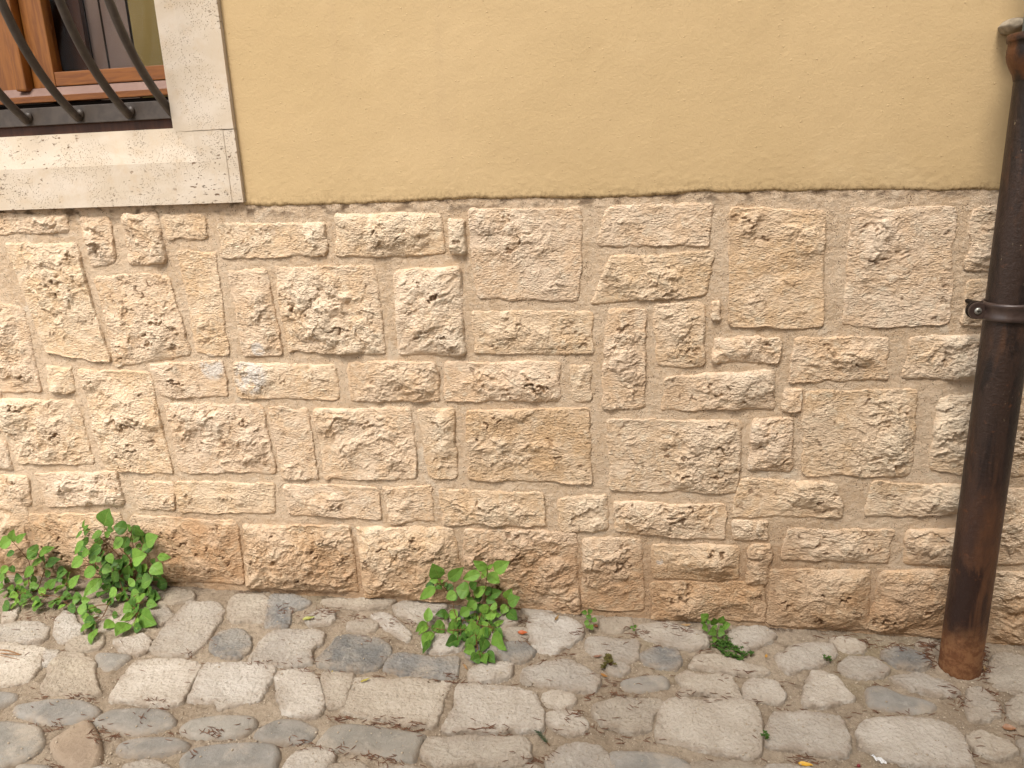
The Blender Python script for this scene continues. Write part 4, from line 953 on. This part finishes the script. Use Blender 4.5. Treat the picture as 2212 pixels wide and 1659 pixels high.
ML = [(410,360,310,160,170),(390,400,265,380,60,2),(380,440,470,375,45,2),(350,470,130,655,110),(340,430,210,470,80,1),(530,380,740,210,130),(1065,235,875,115,110),
(975,285,725,365,120),(1070,240,980,365,70,2),(1065,240,1150,160,50,2),(1160,250,1365,130,150),(1080,290,1240,425,130,2),(820,540,630,500,180),(640,560,495,640,115),
(600,460,490,520,90,1),(880,600,1060,465,110,2),(880,640,765,640,50,2),(920,680,780,800,120),(820,780,690,870,120),(650,900,545,790,110),(930,600,960,690,90,1),
(960,700,950,840,100,1),(1110,580,1270,540,110,1),(1050,640,1180,680,90,1),(1335,655,1400,505,120,2),(1350,700,1510,620,140),(1340,720,1260,850,100,2),(1350,800,1480,930,120,1),
(1190,870,1260,860,50),(1130,720,1200,780,90),(1110,950,1130,700,130,2),(1000,720,1060,850,110),(960,900,1065,900,90),(940,860,820,875,50,2),(940,870,940,940,35,2),
(1105,1010,955,965,60,2),(1140,1010,1310,940,60,2),(1110,1000,1130,1090,45,2),(1100,1050,920,1215,110,2),(970,1030,750,1160,170),(900,940,830,990,80),(520,830,350,860,90,1),
(500,820,480,940,70,1),(245,960,260,750,100),(240,970,80,1090,100),(250,1010,120,1130,60,2),(295,1080,180,1290,130),(280,1200,175,1395,70,1),(480,1000,310,1070,150),
(670,1030,510,1090,130),(590,980,530,1050,70),(790,1040,705,1060,90),(660,1200,500,1280,150,1),(700,1130,780,1210,100,1),(600,1140,680,1160,60,1),(890,1220,755,1290,110),
(900,1330,740,1370,120),(1050,1180,980,1370,120,1),(1150,1110,1310,1350,150),(1180,1060,1275,1130,90,1),(980,1370,905,1430,55,2),(1010,1400,1050,1530,110),
(1050,1380,1170,1520,120,1),(930,1390,835,1490,80,1),(660,900,700,960,50),(620,940,560,960,50),(790,870,760,920,80,1),(860,880,900,930,70,1),(930,960,980,1020,80,1),
(860,1060,900,1180,120,1),(780,960,860,900,100,1),(1000,1060,1080,1180,110,1),(720,980,640,1010,90,1),(820,1180,900,1260,110,1)]
MS = [[(900,1050),(1030,700),(1045,480),(1075,240)],[(880,950),(650,900),(580,640),(490,500),(430,430)],[(900,1050),(700,1070),(480,1070),(280,1030),(240,1000)],
[(950,900),(1160,690),(1290,640),(1340,700)],[(950,1000),(1100,1030)],[(900,1100),(950,1390),(1000,1400)],[(900,900),(880,640)]]
plant('pellitory_plant', 'leafy green weed growing at the wall foot midway between window and pipe', 'plant', TM, ML, MS, LEAF, (890, 1000), 0.03, 0.11, seed=3)
TL_ = (140.4, 1085.4, 0.1953)
LL = [(430,260,475,75,150),(690,290,535,265,110,1),(210,310,205,195,40),(200,315,260,250,40),(190,310,120,400,30),(410,320,290,400,60),(440,380,500,320,50),(860,380,780,270,80,1),
(700,300,720,250,60),(830,380,700,410,85),(890,450,1015,370,120),(850,480,775,480,40,2),(850,500,930,500,65),(640,400,525,510,90),(700,380,620,510,90,1),(200,420,95,580,65),
(405,450,250,575,70,2),(400,490,270,580,90,1),(260,520,190,600,60),(200,610,70,720,90),(360,600,260,670,60),(400,610,340,660,50),(470,590,400,690,60,1),(490,560,520,680,75),
(740,500,650,560,75,1),(740,620,890,580,140),(690,640,585,700,80,1),(815,680,655,780,75,2),(905,685,830,775,60,2),(1020,600,1170,610,65),(960,690,1080,790,110),(980,790,1070,850,80,1),
(340,740,195,810,95),(400,840,205,1040,90),(500,800,400,880,120,1),(590,780,515,870,90),(420,720,520,760,80),(540,740,570,710,40),(450,740,370,790,60,1),(650,850,590,900,75,2),
(770,860,700,920,80),(960,850,835,910,130),(840,830,790,880,60,1),(1130,880,1010,930,100,1),(960,950,850,970,90,1),(570,950,490,1050,85),(650,980,580,1080,80,2),(690,930,650,970,45,2),
(820,1000,715,1040,90),(860,1000,800,1130,80),(930,1020,1050,1060,100,1),(900,1110,1020,1140,70),(640,1180,745,1180,110),(755,1230,610,1310,60,2),(830,1230,1000,1350,150),
(790,1280,800,1400,65,2),(820,1230,900,1200,60,1),(810,1250,820,1180,30,2),(760,1380,850,1390,80,1),(700,1330,560,1460,120),(540,1320,425,1390,90),(340,1390,270,1550,75),
(310,1320,170,1430,80),(280,1280,190,1290,80,2),(290,1280,350,1220,40,2),(240,1180,130,1180,90),(250,1180,350,1160,60),(180,1080,280,1080,60),(560,720,640,640,80,1),(600,860,540,930,90,1),
(720,780,640,830,100,1),(740,900,800,960,90,1),(620,1010,700,1060,80,1),(700,1090,780,1120,80,1),(460,900,520,960,80,1),(420,980,360,1040,70,1),(880,780,800,800,80,1),(900,960,960,1010,80,1),
(480,1060,430,1110,70,1),(560,640,620,720,90,1),(350,880,290,930,60,1),(800,560,720,600,90,1)]
LS = [[(600,900),(605,630),(520,510),(380,380),(250,310),(210,305)],[(680,900),(730,660),(600,500),(500,370),(440,270)],[(700,900),(800,650),(755,490),(730,330)],[(800,900),(915,810),(912,690)],
[(500,1100),(420,1260),(330,1330)],[(700,1080),(800,1230)],[(640,980),(560,780),(430,780),(340,740)],[(780,800),(860,560),(870,470)]]
plant('pellitory_plant', 'tallest leafy green weed, with red stems, against the wall below the window', 'plant', TL_, LL, LS, LEAF, (620, 1010), 0.03, 0.14, seed=4)
TE = (0.0, 1085.4, 0.1563)
EL = [(165,540,180,380,90),(160,500,-10,620,120),(215,550,340,430,70),(200,680,80,740,60,1),(510,700,375,640,140),(520,710,350,775,70,2),(560,680,745,620,70),(540,730,640,660,60),
(580,780,425,880,60,2),(640,850,820,780,90,1),(780,960,930,960,110,1),(460,890,330,1040,90),(110,880,0,980,70),(200,1040,300,1040,85,1),(320,1070,210,1125,45),(400,1060,340,1160,55,2),
(400,1170,540,1150,90),(300,1160,210,1210,70,2),(190,1200,100,1180,80),(250,1260,130,1310,90,2),(380,1210,270,1270,60),(350,1270,450,1290,80,1),(270,1360,190,1360,50,2),(90,1200,0,1260,80,1),
(60,1320,120,1240,50),(610,1310,430,1440,70,2),(500,1290,450,1350,60),(350,1350,280,1420,80,1),(380,1380,300,1450,40),(640,1240,520,1210,80,2),(660,1180,770,1060,90),(570,1400,470,1500,110,1),
(690,1400,760,1330,70,1),(890,1130,750,1250,80,2),(920,1100,850,1070,70,2),(930,1080,960,960,60,2),(950,1180,1100,1000,90),(900,1400,800,1470,50,2),(860,1290,980,1280,90,1),(960,1450,1020,1380,60,2),
(1000,1340,1100,1340,90),(220,1370,150,1470,40),(60,1000,-20,1080,80),(60,1060,140,1090,60,1),(420,1080,520,1060,90,1),(700,960,620,1020,80,1),(40,1180,-40,1140,70)]
ES = [[(400,1150),(410,860),(330,720),(200,570),(170,540)],[(560,1100),(620,900),(590,780),(520,705)],[(300,1250),(140,1140),(70,1000)],[(620,1280),(780,1300),(900,1380)],[(700,1200),(900,1150),(930,1080)]]
plant('pellitory_plant', 'low sprawling green weed, leftmost at the wall foot', 'plant', TE, EL, ES, LEAF, (520, 1240), 0.03, 0.12, seed=5)
TS = (1231.2, 1301.4, 0.1953)
plant('seedling', 'small bright seedling with paired leaves, right of the middle weed', 'plant', TS,
 [(190,110,125,110,40),(200,110,248,85,40),(235,165,172,150,42),(245,185,300,205,45),(210,230,155,220,55),(215,245,250,300,50),(200,260,180,275,35)],
 [[(210,250),(240,190),(200,112)]], LEAFB, (215, 310), 0.012, 0.04, GSTEM, 0.0011, seed=6)
plant('seedling', 'tiny two-leaved sprout between the small seedling and the bushier one', 'plant', TS,
 [(700,275,660,270,25),(705,275,740,250,28),(708,290,710,315,25)], [[(705,290),(704,276)]], LEAFB, (706, 320), 0.01, 0.03, GSTEM, 0.0008, seed=7)
plant('seedling', 'bright young weed with round leaves above the dark green clump', 'plant', TS,
 [(1520,190,1450,130,80),(1500,220,1445,225,40),(1510,220,1560,210,40),(1600,250,1590,170,70),(1650,230,1700,150,60),(1690,260,1775,240,70),(1520,270,1460,290,70),(1610,290,1590,250,50),
 (1620,310,1525,350,60),(1640,320,1715,350,75),(1600,380,1590,440,45),(1700,270,1650,310,50)],
 [[(1610,380),(1625,310),(1600,250),(1520,200)],[(1630,300),(1660,240)],[(1640,310),(1700,260)]], LEAFB, (1610, 400), 0.012, 0.05, GSTEM, 0.0012, seed=8)
def clump(label, cs, mat, seed, rad=0.012, n=9, stem=GSTEM, cat='plant', name='weed_clump'):
    r = random.Random(seed); lv = Leaves(); m = MB(); c0 = G(*cs[0], 0.0); c0[2] = drop(c0[0], c0[1]); ob = empty(name, label, cat); ob.location = c0
    for c in cs:
        p = G(c[0], c[1], 0.006); z_ = drop(p[0], p[1])
        for k_ in range(n):
            a = r.uniform(0, 6.28); q = np.array((p[0]+r.gauss(0, rad*0.8), p[1]+r.gauss(0, rad*0.8), z_+r.uniform(0.004, 0.014)))
            m.tube([(p[0], p[1], z_-0.002), tuple((q+np.array((p[0], p[1], z_)))/2+np.array((0, 0, 0.003))), tuple(q)], [0.0007, 0.0006, 0.0005], 4)
            for s_ in range(4):
                b_ = a+s_*math.pi/2+r.uniform(-0.2, 0.2); L = r.uniform(0.0045, 0.008)
                lv.leaf(q, q+np.array((math.cos(b_)*L, math.sin(b_)*L, r.uniform(0, 0.003))), L*0.75, (0, 0, 1), r.random(), 0.15, 0.2)
    for me_, nm, mt in ((m.mesh('stems', True), 'stems', stem), (lv.mesh('foliage'), 'foliage', mat)):
        o = add_obj(nm, me_, mt, ob); o.matrix_parent_inverse = Matrix.Translation(-Vector(c0))
f2 = lambda a, b: (1231.2+a*0.1953, 1301.4+b*0.1953)
clump('dense dark green clump of tiny leaves on the cobbles below the bushier seedling', [f2(*c) for c in ((1680,410),(1620,470),(1740,450),(1700,530),(1735,590),(1840,540),(1885,570),(1855,610),(1790,600),(1665,440),(1760,500),(1690,490))], LEAFS, 21)
clump('isolated tiny green sprout just right of the dense clump', [f2(2000, 590)], LEAFS, 22, 0.006, 5)
clump('tiny green tuft on the bedding towards the downpipe', [(1785, 1430)], LEAFS, 23, 0.006, 6)
clump('tiny green tuft low down, between two big pale setts', [(1654, 1602)], LEAFS, 24, 0.006, 6)
MOSSM = mat_leaf('dried_moss', (84, 70, 36), (120, 112, 58), 0.1)
clump('brownish dried moss tuft on a beige cobble', [(1312, 1432), (1318, 1440), (1306, 1444), (1314, 1424)], MOSSM, 25, 0.007, 10, STEM)

# ------------------------------------------------------------------ litter
def gdrop(px, py):
    p = G(px, py, 0.004); p[2] = drop(p[0], p[1], 0.25); return p
def dry_leaf(label, px, py, ang, L, wd, cols, seed, curl=0.5, name='fallen_leaf'):
    p = gdrop(px, py); r = random.Random(seed); lv = Leaves(); dx_, dy_ = math.cos(ang)*L/2, math.sin(ang)*L/2
    b = np.array((-dx_, -dy_, 0.003)); t = np.array((dx_, dy_, 0.006)); lv.leaf(b, t, wd, (r.uniform(-0.4, 0.4), -0.3, 1), 0.5, 0.45, -curl)
    me = lv.mesh(name); mt = mat_simple(name+'_%d' % seed, cols[0], cols[1], 60, 0.5, 0.4)
    m_ = MB(); m_.tube([tuple(b), tuple(b*1.25+np.array((0, 0, 0.001)))], [0.0007, 0.0005], 5)
    ob = add_obj(name, me, mt, None, label, 'leaf'); ob.location = p
    add_obj('stalk', m_.mesh('stalk', True), STEM, ob)
dry_leaf('curled orange fallen leaf right of the middle weed', 1130, 1374, -0.3, 0.034, 0.015, ((168, 82, 40), (196, 104, 52)), 1)
dry_leaf('bright yellow fallen leaf at the bottom of the picture', 1740, 1652, -0.2, 0.034, 0.012, ((214, 160, 30), (226, 178, 50)), 2, 0.2)
dry_leaf('narrow olive yellow leaf on a pale sett', 790, 1476, 0.5, 0.028, 0.008, ((150, 140, 50), (176, 160, 62)), 3, 0.3)
dry_leaf('small upright yellow bud leaf between two pale setts', 717, 1453, 1.3, 0.014, 0.006, ((180, 160, 70), (196, 176, 84)), 4, 0.2)
dry_leaf('torn yellow-green leaf on the litter near the wall foot', 668, 1344, 0.25, 0.040, 0.013, ((140, 142, 60), (168, 166, 84)), 5, 0.2)
dry_leaf('tan rolled leaf beside the angular stone under the wall', 1203, 1344, 1.2, 0.026, 0.008, ((138, 108, 66), (158, 126, 80)), 6)
dry_leaf('brown leaf standing behind the small seedling', 1288, 1353, -0.9, 0.026, 0.012, ((112, 66, 44), (138, 86, 56)), 7)
dry_leaf('tan curled leaf at the wall foot left of the young weed', 1482, 1352, -0.15, 0.030, 0.010, ((150, 118, 74), (170, 138, 92)), 8)
dry_leaf('rust brown leaf pinned beside the dried moss', 1292, 1423, 0.1, 0.026, 0.009, ((120, 82, 60), (140, 100, 76)), 9)
dry_leaf('thin amber leaf below the dried moss', 1306, 1462, -0.8, 0.030, 0.008, ((150, 100, 46), (172, 124, 60)), 10)
dry_leaf('flat brown leaf on a cobble right of the downpipe foot', 2180, 1575, -0.2, 0.030, 0.018, ((146, 104, 74), (164, 120, 86)), 11, 0.1)
dry_leaf('small orange leaf right of the isolated sprout', 1655, 1419, 1.2, 0.012, 0.008, ((188, 140, 60), (200, 156, 76)), 12, 0.1)
dry_leaf('tan stick-like leaf against the grey cobble below the middle weed', 1006, 1442, -1.0, 0.036, 0.007, ((146, 112, 70), (164, 130, 88)), 13, 0.1)
dry_leaf('crumpled brown leaf in the litter just right of the downpipe foot', 2122, 1418, 0.8, 0.026, 0.014, ((112, 74, 50), (140, 96, 64)), 14)
dry_leaf('dark curled leaf in the litter left of the downpipe foot', 2012, 1402, -0.5, 0.024, 0.012, ((84, 60, 46), (110, 80, 60)), 15)
dry_leaf('tan leaf fragment behind the right side of the downpipe foot', 2128, 1446, 1.6, 0.020, 0.011, ((150, 122, 84), (168, 140, 100)), 16)
# needles: countless, one object
m = MB(); rn = random.Random(31)
CL = [(470,1590,26,22,8),(560,1330,0,0,0),(700,1325,45,28,8),(610,1325,30,18,10),(770,1335,34,25,8),(845,1350,22,12,8),(890,1345,20,14,8),(410,1415,18,10,8),(545,1440,14,22,3),(690,1450,22,25,4),(680,1432,12,25,3),
(740,1553,40,26,3),(820,1563,40,25,4),(880,1573,34,22,5),(905,1576,20,12,5),(1065,1583,48,22,5),(650,1610,34,26,6),(720,1622,30,30,6),(800,1635,36,26,4),(850,1648,30,20,6),(210,1600,26,12,14),(110,1570,34,16,8),
(225,1580,20,10,6),(155,1506,22,10,3),(190,1508,16,8,3),(90,1505,10,8,3),(330,1522,14,14,3),(355,1528,12,14,3),(310,1555,10,10,8),(420,1640,8,8,8),(200,1560,14,16,6),(240,1590,16,16,4),(380,1585,14,20,4),(460,1592,14,22,3),
(120,1655,14,10,4),(700,1330,20,40,10),(1130,1350,26,10,16),(1125,1390,16,12,10),(1170,1430,14,12,10),(1220,1418,14,20,6),(1265,1375,10,20,4),(1370,1370,26,18,4),(1395,1372,14,12,6),(1360,1362,10,18,4),
(1330,1470,12,12,6),(1280,1505,22,14,6),(1315,1500,16,14,5),(1240,1540,22,12,6),(1230,1560,12,20,8),(1345,1500,12,14,5),(1370,1530,6,16,4),(1455,1355,16,20,5),(1480,1370,10,12,5),(1520,1406,12,14,4),
(1430,1455,10,18,4),(1600,1455,12,24,4),(1570,1470,10,22,4),(1480,1505,10,20,3),(1560,1513,10,20,3),(1640,1515,6,12,3),(1420,1395,5,10,3),(1165,1640,26,16,8),(1140,1650,14,10,6),(1350,1597,8,14,4),(1400,1600,8,10,4),
(1800,1375,34,30,6),(1860,1385,30,24,7),(1910,1395,34,22,9),(1950,1400,34,18,10),(2000,1410,60,14,12),(2010,1430,40,8,8),(2120,1410,90,9,14),(2125,1450,90,9,16),(2010,1400,60,16,8),(2040,1380,0,0,0),(2060,1500,30,16,8),(2080,1520,22,12,8),
(2135,1500,16,14,6),(2160,1530,16,8,12),(2110,1490,16,16,6),(1890,1538,10,12,3),(1955,1542,8,10,3),(1845,1545,6,8,3),(1740,1640,22,16,7),(1715,1640,10,8,8),(1765,1648,8,10,4),(2100,1625,12,12,8),(2200,1590,14,16,6),
(1330,1400,6,14,5),(1745,1535,6,14,4),(1700,1530,8,14,4),(35,1425,6,20,6),(1090,1480,6,14,4),(975,1470,18,14,6),(1010,1475,16,24,3),(950,1465,10,14,4),(640,1440,12,18,3),(830,1460,8,16,4),(590,1437,12,30,3),(800,1380,12,20,5),
(250,1290,24,60,10),(90,1330,40,50,8),(1250,1370,10,14,6),(1280,1585,10,20,3),(1290,1570,12,22,4),(1200,1580,6,16,4),(1690,1480,6,16,4),(1900,1480,8,20,5),(1310,1480,6,14,5)]
CL += [(rn.uniform(0, 2212), rn.uniform(1330, 1655), 1, 1, 1) for _ in range(110)]
for (px, py, n_, sx, sy) in CL:
    for i in range(int(n_*0.5+0.5)):
        if i % 2: a0 = rn.uniform(0, math.pi)
        else: a0 = rn.gauss(-0.15, 0.35)
        p = G(px+rn.gauss(0, sx*0.7+2), py+rn.gauss(0, sy*0.6+1.5), 0.004)
        if p[1] > -0.004: continue
        z_ = drop(p[0], p[1], 0.015+float(gz(p[0], p[1])) + 0.02)
        L = rn.uniform(0.012, 0.024); cv = rn.uniform(-0.25, 0.25)*L; dx_, dy_ = math.cos(a0), math.sin(a0); ps = []
        for t in (-0.5, -0.15, 0.2, 0.5):
            ps.append((p[0]+dx_*L*t-dy_*cv*(0.25-t*t)*4*0.5, p[1]+dy_*L*t+dx_*cv*(0.25-t*t)*2, z_+0.0012+rn.uniform(0, 0.0018)))
        m.tube(ps, [0.0005, 0.0009, 0.0009, 0.0004], 5)
add_obj('pine_needles', m.mesh('pine_needles', True), NEEDLE, None, 'reddish brown fallen needles littering the joints between the cobbles', 'needles', None, 'stuff')
# grit and crumbs of stone
Vs = []; Fs = []; rn = random.Random(41)
ico = [(0,0,1),(0.89,0,0.45),(0.28,0.85,0.45),(-0.72,0.53,0.45),(-0.72,-0.53,0.45),(0.28,-0.85,0.45),(0.72,0.53,-0.45),(-0.28,0.85,-0.45),(-0.89,0,-0.45),(-0.28,-0.85,-0.45),(0.72,-0.53,-0.45),(0,0,-1)]
icf = [(0,1,2),(0,2,3),(0,3,4),(0,4,5),(0,5,1),(1,6,2),(2,7,3),(3,8,4),(4,9,5),(5,10,1),(6,7,2),(7,8,3),(8,9,4),(9,10,5),(10,6,1),(6,11,7),(7,11,8),(8,11,9),(9,11,10),(10,11,6)]
for i in range(7000):
    px, py = rn.uniform(0, 2212), rn.uniform(1300, 1659); p = G(px, py, 0.0)
    if p[1] > -0.006: continue
    z_ = drop(p[0], p[1], 0.03+float(gz(p[0], p[1])))
    if z_ > float(gz(p[0], p[1]))+0.007 and rn.random() < 0.85: continue
    s_ = rn.choice((0.0009, 0.0012, 0.0015, 0.002, 0.003)); k3 = (rn.uniform(0.7, 1.3), rn.uniform(0.7, 1.3), rn.uniform(0.5, 0.9)); b = len(Vs)
    Vs += [(p[0]+v[0]*s_*k3[0], p[1]+v[1]*s_*k3[1], z_+s_*0.3+v[2]*s_*k3[2]) for v in ico]; Fs += [tuple(b+j for j in f) for f in icf]
add_obj('gravel_grit', mesh_np('gravel_grit', np.array(Vs), np.array(Fs), None, False), mat_simple('grit', (170, 154, 132), (206, 192, 172), 90, 0.9, 0.1), None, 'fine pale grit and stone crumbs scattered over the lane', 'grit', None, 'stuff')
# a twig, a conifer sprig, a scrap of foil, a berry
p = gdrop(30, 1420); m = MB()
m.tube([(-0.07, 0.012, 0.006), (-0.03, 0.012, 0.008), (0.0, 0.006, 0.007), (0.022, 0.0, 0.006)], [0.0018, 0.0018, 0.0016, 0.0018], 7)
m.tube([(-0.07, 0.0, 0.004), (-0.03, 0.0, 0.006), (0.0, -0.001, 0.006), (0.022, 0.0, 0.006), (0.026, 0.003, 0.006)], [0.0014, 0.0015, 0.0015, 0.0016, 0.001], 7)
m.tube([(-0.06, -0.004, 0.004), (-0.01, -0.012, 0.005), (0.04, -0.020, 0.004)], [0.0009, 0.0010, 0.0006], 6)
t = add_obj('twig', m.mesh('twig', True), mat_simple('twig_bark', (150, 112, 78), (176, 138, 100), 50, 0.8, 0.2), None, 'forked pale brown twig on the leftmost pale stone', 'twig'); t.location = p
p = gdrop(1172, 1598); ob = empty('conifer_sprig', 'short dark green conifer sprig on the bedding at the bottom of the picture', 'sprig'); ob.location = p
m = MB(); ax0, ax1 = Vector((0.020, -0.022, 0.003)), Vector((-0.018, 0.022, 0.006)); m.tube([ax0, (ax0+ax1)/2+Vector((0, 0, 0.001)), ax1], [0.0011, 0.001, 0.0006], 6)
add_obj('stem', m.mesh('stem', True), STEM, ob)
m = MB(); d_ = (ax1-ax0); u_ = d_.normalized(); s_ = u_.cross(Vector((0, 0, 1)))
for i in range(56):
    t_ = 0.12+0.88*i/55; b_ = ax0+d_*t_; sg = 1 if i % 2 else -1; e_ = b_+u_*0.010+s_*sg*rn.uniform(0.002, 0.008)+Vector((0, 0, rn.uniform(0, 0.005)))
    m.tube([b_, (b_+e_)/2+Vector((0, 0, 0.0008)), e_], [0.0006, 0.0007, 0.0002], 4)
add_obj('needles', m.mesh('needles', True), mat_simple('green_needles', (44, 66, 44), (62, 84, 52), 60, 0.5, 0.3), ob)
p = gdrop(1897, 1640); bm = bmesh.new(); bmesh.ops.create_grid(bm, x_segments=26, y_segments=14, size=0.5)
for v in list(bm.verts):
    if (v.co.x/0.5)**2+(v.co.y/0.5)**2 > 1.0+0.15*math.sin(v.co.x*30): bm.verts.remove(v)
for v in bm.verts:
    x_, y_ = v.co.x*0.042, v.co.y*0.018; a = -0.9
    v.co = Vector((x_*math.cos(a)-y_*math.sin(a), x_*math.sin(a)+y_*math.cos(a), 0.003+0.0015*math.sin(x_*420+y_*200)+0.0010*math.sin(y_*900+x_*300)))
me = bpy.data.meshes.new('foil_scrap'); bm.to_mesh(me); bm.free()
nfo = NM('crumpled_foil', 0.45, 0.5); nfo.col(nfo.mix(nfo.rng(nfo.noise(150, 3, 0.6, 0.5, nfo.mapv((1, 0.6, 1))), 0.55, 0.6), srgb(236, 236, 236), srgb(84, 82, 80)))
o = add_obj('foil_scrap', me, nfo.m, None, 'crumpled white and grey scrap of wrapper on a large pale sett', 'wrapper'); o.location = p
p = gdrop(1855, 1655); m = MB(); m.add(*lathe([(0.0001, 0.0), (0.003, 0.001), (0.0042, 0.004), (0.003, 0.007), (0.0001, 0.0082)], 14, 0, 0))
o = add_obj('berry', m.mesh('berry', True), mat_simple('red_berry', (120, 30, 36), (150, 44, 50), 50, 0.3, 0.5), None, 'tiny dark red berry at the bottom edge of the picture', 'berry'); o.location = p
